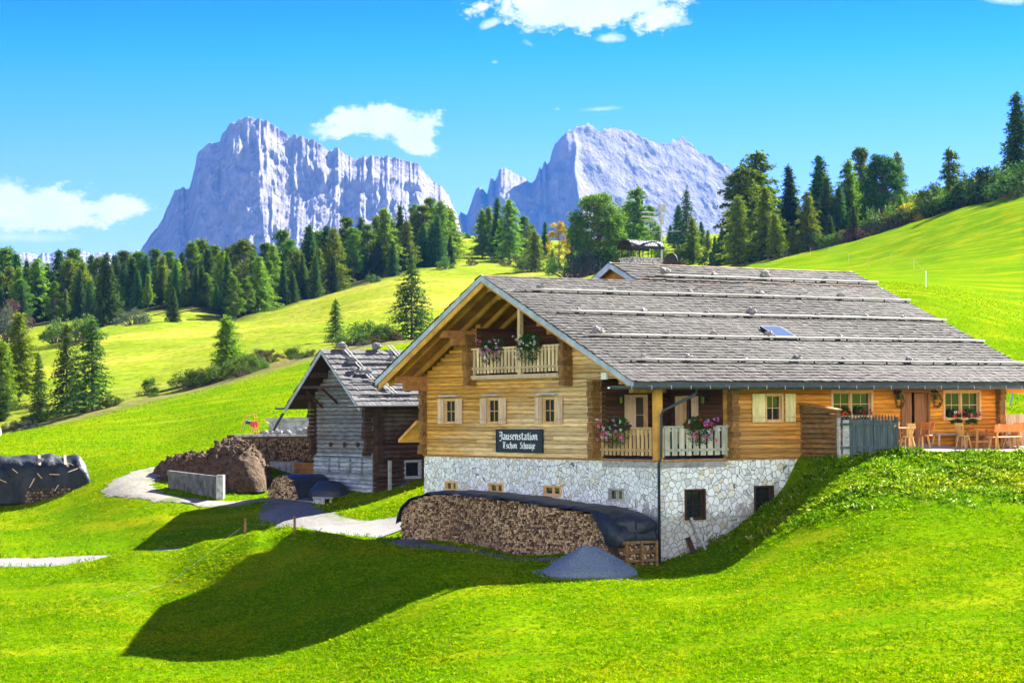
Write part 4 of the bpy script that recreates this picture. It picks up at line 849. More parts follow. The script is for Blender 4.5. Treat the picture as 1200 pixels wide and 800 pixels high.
# trough behind the store
a_ = at(315, 506, 126); b_ = at(372, 503, 124); zt_ = at(340, 491, 125).z; tr = empty('water_trough', (0, 0, 0), 0, 'long pale concrete trough on the grass behind the log store', 'trough')
wallseg('basin', a_, b_, zt_-.12, zt_-.05, gz(a_.x, a_.y)-.3, 1.3, M['conc'], tr); wallseg('rim', a_+Vector((-.15, -.12, 0)), b_+Vector((.1, -.12, 0)), zt_+.06, zt_+.12, zt_-.11, 1.5, M['conc'], tr)
m = MB(); m.bar(at(319, 507, 123.5), at(332, 484, 124), .1, .1); tag(m.build('leaning_pole', M['iron']), 'dark pole leaning against the concrete trough', 'pole')
# small firewood heap under a tarp in front of the barn gable, pile of boards beside it
sp = empty('firewood_heap', BARN, TH, 'rounded little heap of split firewood under black tarp before the grey barn gable', 'firewood stack')
tt = lambda s: -.9+1.45*math.sqrt(max(0, 1-((s-4.9)/1.55)**2)); m = MB(); wood_face(m, pg(-2.3), 3.4, 6.4, lambda s: -1.4, lambda s: tt(s), .055, 0, .25, 31); o = m.build('split_logs', M['firewood'], sp, fix=False); o['kind'] = 'stuff'
vs = []
for x in (-2.15, -.2):
    for k in range(15): t_ = math.pi*k/14; vs.append((x, 4.9-1.6*math.cos(t_), -.95+1.55*math.sin(t_)))
m = MB(); m.add(vs, [(k, k+1, 16+k, 15+k) for k in range(14)]+[tuple(range(15)), tuple(range(15, 30))]); m.build('tarpaulin', M['tarp'], sp)
m = MB(); m.blob((-.9, 2.6, -.35), (.9, 1.4, .72), 3, .15, 16, 10); m.build('tarpaulin', M['tarp'], sp, smooth=True)
m = MB(); q = random.Random(8)
for k in range(9): z = -1.05+.11*(k//2); m.bar((-2.3+.25*(k % 2)+q.uniform(-.1, .1), .9+q.uniform(-.1, .1), z), (-2.3+.25*(k % 2), 3.0+q.uniform(-.2, .3), z), .22, .07)
o = m.build('board_pile', M['old_board']); o.location = BARN; o.rotation_euler = (0, 0, TH); tag(o, 'low pile of grey boards beside the small firewood heap', 'board pile')
bn = empty('work_bench', BARN, TH, 'rough grey plank bench standing in front of the barn corner', 'bench'); m = MB(); m.box(-2.5, -2.0, .2, 1.3, -.42, -.36); m.build('top', M['old_board'], bn)
for x in (-2.45, -2.1):
    for y in (.28, 1.2): m = MB(); m.box(x-.04, x+.04, y-.04, y+.04, -1.6, -.421); m.build('leg', M['old_board'], bn)
m = MB(); [m.box(-2.5, -2.46, .32+i*.2, .48+i*.2, -1.2, -.45) for i in range(4)]; m.build('front_boards', M['old_board'], bn)
# tarped woodpile in the left meadow
c0 = at(48, 583, 114); wl = empty('tarped_woodpile', (c0.x, c0.y, gz(c0.x, c0.y)), R(20), 'woodpile under a dark tarp held down by pale planks in the left meadow', 'woodpile')
vs = []; fs = []; n = 22; L_ = 44
def hp(x, t_):
    e = max(0, 1-max(0, abs(x)-1.7)**2/.75**2)**.5 if x > 0 else max(0, 1-max(0, abs(x)-2.2)**2/1.2**2)**.5
    yy = -1.15*math.cos(t_); zz = 2.05*math.sin(t_)**.42*(.25+.75*e) if 0 < t_ < math.pi else -.3
    f = 1+.09*_frac(Vector((x*1.3, t_*2, 5)), 1, 2, 4); return (x, yy*(.7+.3*e)*f, zz*f)
X_ = np.linspace(-3.3, 2.42, L_)
for x in X_:
    for k in range(n): vs.append(hp(x, math.pi*k/(n-1)))
for i in range(L_-1):
    for k in range(n-1): fs.append((i*n+k, i*n+k+1, (i+1)*n+k+1, (i+1)*n+k))
fs += [tuple(range(n)), tuple((L_-1)*n+k for k in range(n))]
m = MB(); m.add(vs, fs); m.build('tarpaulin', M['tarp_grey'], wl, smooth=True)
m = MB(); q = random.Random(6)
wood_face(m, lambda s, z, d=0.: (s, -1.14-d, z), -.9, 2.0, lambda s: -.5, lambda s: .55-.12*abs(s-.8), .085, .12, .3, 51); o = m.build('logs', M['firewood_dark'], wl, fix=False); o['kind'] = 'stuff'
for x, z, dx, dz in [(-2.4, 1.0, .5, -.22), (-.35, 1.2, .22, -.25), (-.75, .5, .25, .45), (.25, 1.15, .5, -.02), (1.2, 1.25, .5, .18), (1.25, 1.7, .2, -.1), (-1.6, 1.45, .25, -.2), (.5, .3, .2, .3)]:
    m = MB(); m.bar((x, -1.28, z), (x+dx, -1.22, z+dz), .04, .11, (0, -1, 0)); m.build('holding_plank', M['pale_wood'], wl)
for x in (-2.5, -.2, 1.1): m = MB(); m.bar((x, -.98, 1.62), (x+.06, -.35, 2.1), .12, .05, (0, -1, 1)); m.build('holding_plank', M['pale_wood'], wl)
c0 = at(-1, 520, 146); m = MB(); m.blob((-.35, 0, .3), (.5, .5, .45), 3, .05, 16, 10); o = m.build('wrapped_bale', M['white_paint'], smooth=True); o.location = (c0.x, c0.y, gz(c0.x, c0.y)); tag(o, 'white wrapped bale at the left edge of the meadow', 'bale')
# ------------------------------------------------------------------ sign with pen lettering
GL = {'a': (2.9, [[(.6, 3.5), (1.3, 4), (2, 3.5), (2, .5), (2.6, .1)], [(2, 2.4), (.5, 1.8), (.5, .6), (1, 0), (2, .7)]]),
 'u': (2.9, [[(.5, 4), (.5, .6), (1.1, 0), (2, .7)], [(2, 4), (2, .5), (2.6, 0)]]), 's': (2.5, [[(2, 3.6), (1.2, 4), (.5, 3.1), (2, 1.2), (1.3, 0), (.3, .5)]]),
 'e': (2.5, [[(.5, 1.9), (2, 2.7), (1.4, 4), (.5, 3.2), (.5, .7), (1.1, 0), (2, .5)]]), 'n': (2.9, [[(.5, 4), (.5, 0)], [(.5, 3.3), (1.3, 4), (2, 3.4), (2, .5), (2.6, 0)]]),
 't': (2.2, [[(.9, 5.3), (.9, .6), (1.4, 0), (2, .4)], [(.1, 4), (1.8, 4)]]), 'i': (1.5, [[(.5, 4), (.5, .5), (1.1, 0)], [(.45, 5.3), (.75, 5.6)]]),
 'o': (2.6, [[(1.2, 4), (.4, 3.2), (.4, .8), (1.2, 0), (2, .8), (2, 3.2), (1.2, 4)]]), 'J': (3.3, [[(.2, 5.2), (1.2, 6), (2.5, 5.6), (2.5, 0), (1.6, -1), (.4, -.6)], [(.9, 4), (.9, 2.2)]]),
 'T': (3.8, [[(0, 5.3), (1, 6), (2.7, 5.4), (3.4, 6)], [(1.7, 5.6), (.9, 4), (.9, 1), (1.8, 0), (3, .7)], [(2.2, 5), (2.2, 1.2)]]), 'c': (2.4, [[(2, 3.5), (1.2, 4), (.5, 3.2), (.5, .7), (1.2, 0), (2, .5)]]),
 'h': (2.8, [[(.5, 6), (.5, 0)], [(.5, 3.3), (1.3, 4), (2, 3.4), (2, .4), (1.5, -1)]]), 'S': (3.5, [[(3, 5.2), (1.8, 6), (.7, 5), (2.8, 2.2), (2, 0), (.4, .7)]]),
 'w': (4.1, [[(.4, 4), (.4, .7), (1, 0), (1.9, .8)], [(1.9, 4), (1.9, .8), (2.5, 0), (3.4, .8), (3.4, 3.2), (2.8, 4)]]), 'g': (2.7, [[(2, 3.4), (1.2, 4), (.4, 3.2), (.4, .9), (1.2, .1), (2, .9)], [(2, 4), (2, -1), (1.2, -1.8), (.3, -1.4)]]), ' ': (2.6, [])}
sg = empty('inn_sign', CC, TH, 'black inn sign with white blackletter words on the timber gable', 'sign')
P = pg(0); m = MB(); pbox(m, P, 7.28, 10.48, .24, 1.07, .05, .11); m.build('board', M['black_sign'], sg)
m = MB()
for a_, b_, c_, d_ in ((7.24, 10.52, .2, .245), (7.24, 10.52, 1.065, 1.11), (7.24, 7.285, .245, 1.065), (10.475, 10.52, .245, 1.065)): pbox(m, P, a_, b_, c_, d_, .05, .125)
m.build('frame', M['black_sign'], sg)
def write(text, s_left, s_right, base, xh):
    w = sum(GL[c][0] for c in text); kx = (s_left-s_right)/w; kz = xh/4; m = MB(); x = 0; nb = .40; dd = .114
    for c in text:
        for st_ in GL[c][1]:
            for p, q in zip(st_[:-1], st_[1:]):
                hull = [(p[0]-nb, p[1]-nb*.75), (p[0]+nb, p[1]+nb*.75), (q[0]+nb, q[1]+nb*.75), (q[0]-nb, q[1]-nb*.75)]
                if abs((q[0]-p[0])*.75-(q[1]-p[1])) < .15: hull = [(p[0]-.2, p[1]+.25), (p[0]+.2, p[1]-.25), (q[0]+.2, q[1]-.25), (q[0]-.2, q[1]+.25)]
                dd += .00012
                m.prism(hull, lambda v, t_: P(s_left-(x+v[0])*kx, base+v[1]*kz, t_), dd-.004, dd)
        x += GL[c][0]
    return m.build('lettering', M['white_paint'], sg)
write('Jausenstation', 10.28, 7.52, .70, .20); write('Tschon', 10.02, 8.98, .36, .165); write('Schwaige', 8.80, 7.70, .36, .165)
# ------------------------------------------------------------------ flower boxes
def leaves(mb, c, r, n, s, q, droop=0., up=.4):
    for _ in range(n):
        while True:
            v = Vector((q.uniform(-1, 1), q.uniform(-1, 1), q.uniform(-1, 1)))
            if .25 < v.length < 1: break
        p = Vector(c)+Vector((v.x*r[0], v.y*r[1], v.z*r[2]-droop*q.random()*abs(v.x)))
        a = Vector((q.gauss(0, 1), q.gauss(0, 1), q.gauss(0, 1))).normalized()*s*q.uniform(.6, 1.2); b = a.cross(Vector((q.gauss(0, 1), q.gauss(0, 1), q.gauss(0, 1)))).normalized()*s*q.uniform(.5, .9)
        mb.add([p-a, p+b*.6, p+a, p-b*.6], [(0, 1, 2, 3)])
def flowerbox(c, along, cols, label, w=1.1, drop_=.35, seed=1, hz=.33):
    q = random.Random(seed); o = empty('flower_box', hw(*c), TH, label, 'flower box', 'flower boxes on the chalet')
    m = MB(); hx = w/2 if along == 'a' else .1; hy = .1 if along == 'a' else w/2; m.box(-hx, hx, -hy, hy, -.09, .09); m.build('trough', M['log_dark'], o)
    r_ = (w*.52, .24, hz) if along == 'a' else (.24, w*.52, hz); m = MB(); leaves(m, (0, 0, .12), r_, 900, .055, q, .2); leaves(m, (-.1 if along != 'a' else 0, -.1 if along == 'a' else 0, -.15), (r_[0]*.85, r_[1]*1.1, drop_), 600, .05, q, .2); m.build('foliage', M['flower_leaf'], o, fix=False)
    for mat, n in cols:
        m = MB()
        for k in range(n):
            x = q.uniform(-.5, .5)*w; zz = q.uniform(-drop_*.95, hz*1.0); off = -.27-.06*q.random()
            c_ = (x, off, zz) if along == 'a' else (off, x, zz)
            leaves(m, c_, (.06, .05, .06), 12, .04, q)
        m.build('blossoms', M[mat], o, fix=False)
flowerbox((-.16, 11.2-.6, 4.3), 'b', [('petal_pink', 16), ('petal_white', 3)], 'flower box with pink blossoms on the upper gable balcony', 1.7, .5, 1, .34)
flowerbox((-.3, 7.75, 4.36), 'b', [('petal_white', 17)], 'flower box with white blossoms on the upper gable balcony', 1.6, .55, 2, .36)
flowerbox((-.14, 2.35, 1.2), 'b', [('petal_pink', 13), ('petal_red', 12), ('petal_white', 7)], 'flower box with pink, white and red blossoms on the gable side of the loggia', 1.7, .6, 3, .28)
flowerbox((1.75, -.16, 1.24), 'a', [('petal_pink', 15), ('petal_red', 10), ('petal_white', 4)], 'flower box with pink and red blossoms on the loggia rail beside the downpipe', 1.35, .55, 4, .26)
for s, n_, lab in ((8.75, 5, 'red geraniums in the left half of the dining window by the fence'), (9.6, 6, 'red geraniums in the right half of the dining window by the fence'), (14.45, 7, 'geraniums before the left pane of the window right of the door'), (15.3, 7, 'geraniums before the right pane of the window right of the door')): flowerbox((s, .02, 1.62 if s < 12 else 1.5), 'a', [('petal_red', n_), ('petal_white', 2 if s > 12 else 0)], lab, .62, .05, int(s*3), .17)
# ------------------------------------------------------------------ wall lamps
def lantern(loc_, rz_, label):
    o = empty('wall_lantern', hw(*loc_), TH+rz_, label, 'lamp', 'lanterns on the chalet walls')
    m = MB(); m.tube([(0, 0, .02), (0, -.18, .14), (0, -.22, .04)], .014, 6); m.box(-.06, .06, -.02, 0, -.08, .1); m.build('bracket', M['iron'], o)
    m = MB(); m.prism([(.10, 0), (.05, .087), (-.05, .087), (-.10, 0), (-.05, -.087), (.05, -.087)], lambda p, t_: (p[0]*(.75 if t_ < -.2 else 1), p[1]*(.75 if t_ < -.2 else 1)-.22, t_), -.26, -.02); m.build('glass', M['glass'], o)
    m = MB(); m.prism([(.13, 0), (.065, .113), (-.065, .113), (-.13, 0), (-.065, -.113), (.065, -.113)], lambda p, t_: (p[0]*(.3 if t_ > 0 else 1), p[1]*(.3 if t_ > 0 else 1)-.22, t_), -.02, .09); m.build('cap', M['iron'], o)
lantern((.72, 3.38, 2.32), 0, 'dark lantern on the loggia back wall at its left end'); lantern((3.08, 1.05, 2.3), R(-90), 'dark lantern on the loggia end wall by the log corner')
lantern((11.35, 0, 2.42), 0, 'dark lantern left of the entrance door'); lantern((13.3, 0, 2.42), 0, 'dark lantern right of the entrance door')
def wreath(loc_, label):
    m = MB(); q = random.Random(5)
    for k in range(26): t_ = 6.283*k/26; leaves(m, (.2*math.cos(t_), -.06, .24*math.sin(t_)), (.07, .05, .07), 14, .04, q)
    o = m.build('wreath', M['leaf_heath'], fix=False); o.location = hw(*loc_); o.rotation_euler = (0, 0, TH); tag(o, label, 'wreath')
wreath((11.36, -.2, 2.1), 'dried wreath hanging left of the entrance door'); wreath((13.32, -.2, 2.1), 'dried wreath hanging right of the entrance door')
# ------------------------------------------------------------------ terrace
vs = []; fs = []; poly = [(6.8, -.2), (6.75, -2.0), (9.3, -2.25), (10.2, -3.45), (14, -4.4), (22, -5.5)]
n = 60
for i in range(n+1):
    a = 6.8+15.2*i/n; e = np.interp(a, [p[0] for p in poly[1:]], [p[1] for p in poly[1:]])
    for j in range(7): b = e*j/6; q_ = hw(a, b); vs.append((q_.x, q_.y, drop(q_.x, q_.y)+.05))
for i in range(n):
    for j in range(6): fs.append((i*7+j, i*7+j+1, (i+1)*7+j+1, (i+1)*7+j))
m = MB(); m.add(vs, fs); tag(m.build('terrace', M['terrace'], smooth=True, fix=False), kind='structure')
TZ = .2
def tz(a, b): q_ = hw(a, b); return drop(q_.x, q_.y)+.05-CC.z
def table(a, b, L_, rz_, label):
    o = empty('wooden_table', hw(a, b, tz(a, b)), TH+rz_, label, 'table', 'tables on the terrace'); m = MB(); m.box(-L_/2, L_/2, -.38, .38, .72, .77); m.build('table_top', M['terrace_wood'], o, bevel=.01)
    for x in (-L_/2+.25, L_/2-.25):
        for y in (-.26, .26): m = MB(); m.bar((x+(.08 if x > 0 else -.08), y*1.15, 0), (x, y, .72), .08, .08); m.build('leg', M['chair_wood'], o)
    m = MB(); m.box(-L_/2+.2, L_/2-.2, -.04, .04, .22, .30); m.build('stretcher', M['chair_wood'], o)
def bench(a, b, L_, rz_, label, back=True, mat='terrace_wood'):
    o = empty('bench', hw(a, b, tz(a, b)), TH+rz_, label, 'bench', 'benches on the terrace'); m = MB(); m.box(-L_/2, L_/2, -.2, .2, .44, .485); m.build('seat', M[mat], o, bevel=.008)
    for x in (-L_/2+.22, L_/2-.22):
        for y in (-.14, .14): m = MB(); m.bar((x+(.07 if x > 0 else -.07), y*1.4, 0), (x, y, .44), .07, .07); m.build('leg', M['chair_wood' if back else 'pale_wood'], o)
        if back: m = MB(); m.bar((x, .17, .486), (x, .30, .96), .07, .045, (0, 1, 0)); m.build('back_post', M['chair_wood'], o)
    if back: m = MB(); m.hexa([(-L_/2, .22, .66), (L_/2, .22, .66), (L_/2, .25, .66), (-L_/2, .25, .66), (-L_/2, .28, .96), (L_/2, .28, .96), (L_/2, .31, .96), (-L_/2, .31, .96)]); m.build('backrest', M[mat], o)
def chair(a, b, rz_, label):
    o = empty('wooden_chair', hw(a, b, tz(a, b)), TH+rz_, label, 'chair', 'chairs on the terrace'); m = MB(); m.hexa([(-.2, -.2, .44), (.2, -.2, .44), (.17, .2, .44), (-.17, .2, .44), (-.2, -.2, .475), (.2, -.2, .475), (.17, .2, .475), (-.17, .2, .475)]); m.build('seat', M['chair_wood'], o)
    for x in (-.14, .14):
        for y in (-.14, .14): m = MB(); m.bar((x*1.5, y*1.6, 0), (x, y, .44), .045, .045); m.build('leg', M['chair_wood'], o)
    m = MB(); m.bar((-.09, .17, .476), (-.15, .30, .9), .06, .03, (0, 1, 0)); m.bar((.09, .17, .476), (.15, .30, .9), .06, .03, (0, 1, 0)); m.bar((-.17, .31, .9), (.17, .31, .9), .05, .12, (0, 0, 1)); m.bar((0, .18, .476), (0, .305, .84), .1, .02, (0, 1, 0)); m.build('backrest', M['chair_wood'], o)
table(9.9, -1.5, 1.5, 0, 'wooden table right behind the dark picket fence'); bench(9.95, -.75, 1.9, 0, 'orange bench with backrest on the far side of the table by the fence')
bench(11.3, -1.45, .9, R(-90), 'short orange bench with backrest at the end of the table by the fence'); chair(10.0, -2.1, R(165), 'wooden chair at the near side of the table by the fence'); chair(9.2, -2.0, R(200), 'wooden chair close to the end of the picket fence')
bench(13.7, -.42, 1.6, 0, 'grey bench without back against the wall below the right window', False, 'grey_seat'); chair(13.75, -1.2, R(105), 'wooden chair between grey bench and long table')
table(14.95, -1.0, 1.5, 0, 'long wooden table below the window right of the door'); bench(15.2, -.35, 1.7, 0, 'grey bench along the wall behind the long table', False, 'grey_seat')
bench(15.35, -1.95, 1.9, R(180), 'orange bench with backrest in front of the long table'); bench(16.75, -1.5, 1.5, R(180), 'orange bench with backrest at the right picture edge'); chair(15.9, -1.6, R(-95), 'wooden chair at the right end of the long table')
table(17.0, -.8, 1.4, 0, 'wooden table under the striped awning')
# picket fence on the bank shoulder
fe = empty('picket_fence', hw(6.55, -2.2, 0), TH+R(-2.6), 'dark blue-green picket fence beside the terrace', 'fence'); z0, z1 = .12, 1.5
for s0, s1 in ((.62, 1.62), (1.72, 2.68)):
    m = MB(); n = round((s1-s0)/.12)
    for i in range(n): w = (s1-s0)/n; m.box(s0+w*i+.003, s0+w*(i+1)-.003, 0, .03, z0, z1-.12)
    m.build('board_panel', M['picket'], fe)
for s in (0.02, .56, 1.67, 2.74): m = MB(); m.box(s-.05, s+.05, -.03, .07, -.3, z1-.02); m.build('post', M['picket' if s > .1 else 'old_board'], fe)
for z in (.35, 1.2): m = MB(); m.box(.03, 2.72, -.055, -.031, z, z+.09); m.build('rail', M['picket'], fe)
for i in range(19): s = .05+i*.148; m = MB(); m.prism([(s-.03, 1.1), (s+.03, 1.1), (s+.03, z1), (s, z1+.09), (s-.03, z1)], lambda p, t_: (p[0], t_, p[1]), .072, .095); m.build('picket', M['picket'], fe)
m = MB(); m.box(.2, .5, .0, .03, z0, z1-.1); m.build('pale_board', M['old_board'], fe)
# awning with post and plank parapet past the right corner
aw = empty('awning', hw(17.3, 1.6, 0), TH, 'orange and white striped awning past the right end of the chalet', 'awning')
m = MB(); m.hexa([(0, -1.6, 2.62), (5, -1.6, 2.30), (5, 1.4, 2.75), (0, 1.4, 3.05), (0, -1.6, 2.65), (5, -1.6, 2.33), (5, 1.4, 2.78), (0, 1.4, 3.08)]); m.hexa([(0, -1.62, 2.42), (5, -1.62, 2.10), (5, -1.6, 2.10), (0, -1.6, 2.42), (0, -1.62, 2.65), (5, -1.62, 2.33), (5, -1.6, 2.33), (0, -1.6, 2.65)]); m.build('canvas', M['stripe'], aw)
for x in (.05, 2.5, 4.9): m = MB(); m.box(x-.05, x+.05, -1.5, -1.4, -.3, 2.3); m.build('post', M['frame_wood'], aw)
m = MB(); m.box(0, 5, 1.15, 1.25, 2.75, 2.9); m.build('beam', M['frame_wood'], aw)
m = MB(); [m.box(.12+i*.16, .265+i*.16, -1.39, -1.35, -.3, 1.55) for i in range(30)]; o = m.build('plank_parapet', M['pale_wood']); o.location = hw(17.3, 1.6, 0); o.rotation_euler = (0, 0, TH); tag(o, 'waist-high plank parapet under the striped awning', 'parapet')
g = at(1189, 480, 112); sw = empty('swing_frame', (g.x, g.y, gz(g.x, g.y)), .3, 'blue-grey A-frame of a garden swing on the grass past the awning', 'swing')
for e in (-.9, .9): m = MB(); m.tube([(e*.62, -.55, 0), (0, -.55, 2.1)], .05, 7); m.tube([(e*.62, 1.9, 0), (0, 1.9, 2.1)], .05, 7); m.build('leg_pair', M['blue_paint'], sw)
m = MB(); m.tube([(0, -.6, 2.1), (0, 1.95, 2.1)], .045, 7); m.build('crossbar', M['blue_paint'], sw)
# ------------------------------------------------------------------ aerials
an = empty('antenna', hw(9.25, 12.0, 6.8), TH, 'television aerial mast beside the chimney hood', 'antenna'); m = MB(); m.tube([(0, 0, 0), (0, 0, 3.75)], .035, 8); m.build('mast', M['metal_pale'], an)
m = MB(); m.tube([(-.75, .2, 2.55), (.85, -.2, 2.62)], .02, 6)
for k in range(12): x = -.7+k*.135; m.bar((x-.04, .2-.25*k/11*1.6-.22, 2.56+.006*k), (x+.04, .2-.25*k/11*1.6+.22, 2.56+.006*k), .014, .014)
m.build('long_aerial', M['metal_pale'], an); m = MB()
for z in (3.05, 3.2, 3.38): m.tube([(-.95, .1, z+.1*(z-3.2)), (.1, 0, z)], .016, 6)
for k in range(7): m.bar((-.9+.14*k, -.1, 3.06), (-.9+.14*k, .28, 3.06), .012, .012); m.bar((-.9+.14*k, -.1, 3.36), (-.9+.14*k, .28, 3.36), .012, .012)
m.build('upper_aerial', M['metal_pale'], an); m = MB(); m.box(-.18, .2, -.05, -.03, 3.4, 3.74); m.box(-.1, .1, -.05, -.03, 2.9, 3.3); m.build('reflector', M['metal_pale'], an)
ds = empty('satellite_dish', hw(9.55, 11.7, 7.9), TH, 'dark satellite dish seen edge-on behind the roof ridge', 'satellite dish'); vs = []; n = 24
for j in range(6):
    for k in range(n): rr_ = .46*j/5; t_ = 6.283*k/n; vs.append((rr_*math.cos(t_)*.9, .45*rr_*rr_, rr_*math.sin(t_)))
m = MB(); m.add(vs, [(j*n+k, j*n+(k+1) % n, (j+1)*n+(k+1) % n, (j+1)*n+k) for j in range(5) for k in range(n)])
o = m.build('dish', M['metal_dark'], ds, smooth=True, fix=False); o.rotation_euler = (.1, 0, R(100)); o.location = (0, 0, .1); o.modifiers.new('thick', 'SOLIDIFY').thickness = .025
m = MB(); m.tube([(0, 0, -.9), (0, 0, .1)], .03, 6); m.tube([(0, 0, -.2), (.5, -.1, .0)], .02, 6); m.box(.45, .6, -.15, -.05, -.05, .08); m.build('mount', M['metal_pale'], ds)
# ------------------------------------------------------------------ fences
for px, D, h, lab in ((287, 89.6, .66, 'left of two short wooden posts on the meadow crest by the road'), (345, 87.8, .72, 'right of two short wooden posts on the meadow crest by the road')):
    g = at(px, 640, D); z = drop(g.x, g.y); m = MB(); m.tube([(0, 0, -.2), (.01, 0, h*.6), (.015, 0, h)], [.055, .05, .045], 7); o = m.build('fence_post', M['screen']); o.location = (g.x, g.y, z); tag(o, lab, 'post')
pw = []
for px, py, D in ((120, 694, 82), (200, 672, 85.5), (287, 655, 89.6), (345, 640, 87.8)): g = at(px, py, D); pw.append(Vector((g.x, g.y, drop(g.x, g.y)+.42)))
m = MB(); m.tube(pw, .0018, 5); tag(m.build('fence_wire', M['old_board']), 'thin pale wire running down the meadow from the short posts', 'wire')
ef = empty('electric_fence', (0, 0, 0), 0, 'line of thin pasture fence posts with wire on the right meadow', 'fence'); pts = []
for px, D in ((950, 330), (972, 315), (995, 292), (1018, 275), (1045, 258), (1071, 240), (1085, 172)):
    g = at(px, 320, D); z = drop(g.x, g.y); m = MB(); h = 1.15 if D > 200 else 1.3; w_ = .03 if px != 1085 else .045; m.tube([(g.x, g.y, z-.1), (g.x, g.y, z+h)], w_, 6); m.build('post', M['pale_wood' if px != 1085 else 'white_paint'], ef); pts.append(Vector((g.x, g.y, z+h*.9)))
m = MB(); m.tube(pts, .006, 5); m.build('wire', M['old_board'], ef)
rf = empty('rail_fence', (0, 0, 0), 0, 'grey rail fence at the foot of the trees behind the chalet roof', 'fence'); pts = []
for px in (900, 911, 922, 933, 944): g = at(px, 300, 352); z = gz(g.x, g.y); m = MB(); m.tube([(g.x, g.y, z-.2), (g.x, g.y, z+1.25)], .09, 6); m.build('post', M['old_board'], rf); pts.append(Vector((g.x, g.y, z)))
for h in (.55, 1.1): m = MB(); m.tube([p+Vector((0, -.1, h)) for p in pts], .065, 5); m.build('rail', M['old_board'], rf)
# ------------------------------------------------------------------ trees (unit height, scaled when planted)
def leafset(P, S, rng, k=3, flat=.5, dirs=None):
    """k small faces round every point"""
    n = len(P); P = np.repeat(P, k, 0); S = np.repeat(S, k)[:, None]; N = len(P)
    P = P+rng.normal(0, .55, (N, 3))*S; a = rng.normal(0, 1, (N, 3)); a[:, 2] *= flat
    if dirs is not None: a = a*.7+np.repeat(dirs, k, 0)*1.3
    a /= np.linalg.norm(a, axis=1)[:, None]; b = np.cross(a, rng.normal(0, 1, (N, 3))); b /= np.linalg.norm(b, axis=1)[:, None]+1e-9
    s = S*rng.uniform(.6, 1.25, (N, 1)); V = np.stack([P-a*s*.5-b*s*.42, P-a*s*.5+b*s*.42, P+a*s*.95], 1).reshape(-1, 3)
    return V, np.arange(len(V)).reshape(-1, 3)
def conifer(seed, rad=.2, nw=30, nb=7, droop=.28, cs=.022, low=.05, pw=.8, gap=0., k=4, jit=.25, lit=1.):
    rng = np.random.default_rng(seed); P = []; S = []; Dr = []; br = MB()
    br.tube([(0, 0, -.02), (rng.normal(0, .004), 0, .5), (0, 0, .97)], [.014, .009, .002], 6)
    side = rng.uniform(0, 6.28)
    for i in range(nw):
        t = low+(1-low)*(i/nw)**.92*.97
        for j in range(nb):
            if rng.random() < gap: continue
            az = 6.283*(j+rng.random())/nb; L = rad*(1-t)**pw*(1-jit+jit*2*rng.random())*(1+.18*math.cos(az-side))+.012
            d = np.array([math.cos(az), math.sin(az)]); tt = t+rng.normal(0, .008); e = (L*d[0], L*d[1], tt-droop*L)
            if L > .05 and rng.random() < .7: br.tube([(0, 0, tt), (e[0]*.85, e[1]*.85, tt-droop*L*.85)], [.004, .0012], 3)
            K = max(2, int(L/(cs*.62)))
            for f in np.linspace(.22, 1, K):
                P.append((L*f*d[0]+rng.normal(0, .008), L*f*d[1]+rng.normal(0, .008), tt-droop*L*f*f+rng.normal(0, .006))); S.append(cs*(1.15-.45*f)); Dr.append((d[0], d[1], -.45))
    P.append((0, 0, .985)); S.append(cs*.6); Dr.append((0, 0, 1)); P.append((0, 0, .965)); S.append(cs*.8); Dr.append((0, 0, 1))
    V, Fc = leafset(np.array(P), np.array(S), rng, k, .6, np.array(Dr)); return br, V, Fc
def clumpy(seed, rx=.24, z0=.22, z1=1., ncl=46, per=70, cr=.085, cs=.018, stem=.016, shape='oval'):
    rng = np.random.default_rng(seed); br = MB(); P = []; S = []
    br.tube([(0, 0, -.02), (rng.normal(0, .01), rng.normal(0, .01), .45), (0, 0, .9)], [stem, stem*.7, stem*.25], 7)
    for c in range(ncl):
        u = rng.random(); zz = z0+(z1-z0)*u; 
        prof = math.sin(math.pi*min(1, max(0, .12+.8*u)))**.7 if shape == 'oval' else min(1, (1-u)*1.55+.05)**.8*min(1, .55+u*2)
        a = rng.uniform(0, 6.283); r = rx*prof*(.35+.65*math.sqrt(rng.random())); c_ = np.array([r*math.cos(a), r*math.sin(a), zz-.03]); R_ = cr*rng.uniform(.6, 1.25)
        if zz > .15: br.tube([(0, 0, max(.08, zz-.12)), (c_[0]*.6, c_[1]*.6, zz-.06), tuple(c_)], [stem*.35, stem*.2, stem*.08], 4)
        v = rng.normal(0, 1, (per, 3)); v /= np.linalg.norm(v, axis=1)[:, None]; v *= (rng.random((per, 1))**.45)*R_; v[:, 2] *= .62; P.append(c_+v); S.append(np.full(per, cs)*rng.uniform(.7, 1.2, per))
    V, Fc = leafset(np.concatenate(P), np.concatenate(S), rng, 2, .8); return br, V, Fc
def shrubmesh(seed, ncl=26, per=70, cs=.05, wid=.75):
    rng = np.random.default_rng(seed); br = MB(); P = []; S = []
    for c in range(ncl):
        a = rng.uniform(0, 6.283); r = wid*math.sqrt(rng.random()); h = (1-(r/wid)**2)**.5*rng.uniform(.35, .95)+.05; c_ = np.array([r*math.cos(a), r*math.sin(a), h*.85]); br.tube([(c_[0]*.2, c_[1]*.2, -.05), tuple(c_)], [.03, .008], 4)
        v = rng.normal(0, 1, (per, 3)); v /= np.linalg.norm(v, axis=1)[:, None]; v *= (rng.random((per, 1))**.4)*.2*rng.uniform(.7, 1.3); v[:, 2] *= .8; P.append(c_+v); S.append(np.full(per, cs)*rng.uniform(.6, 1.3, per))
    V, Fc = leafset(np.concatenate(P), np.concatenate(S), rng, 2, .8); V[:, 2] = np.maximum(V[:, 2], -.03); return br, V, Fc
PROTO = {}
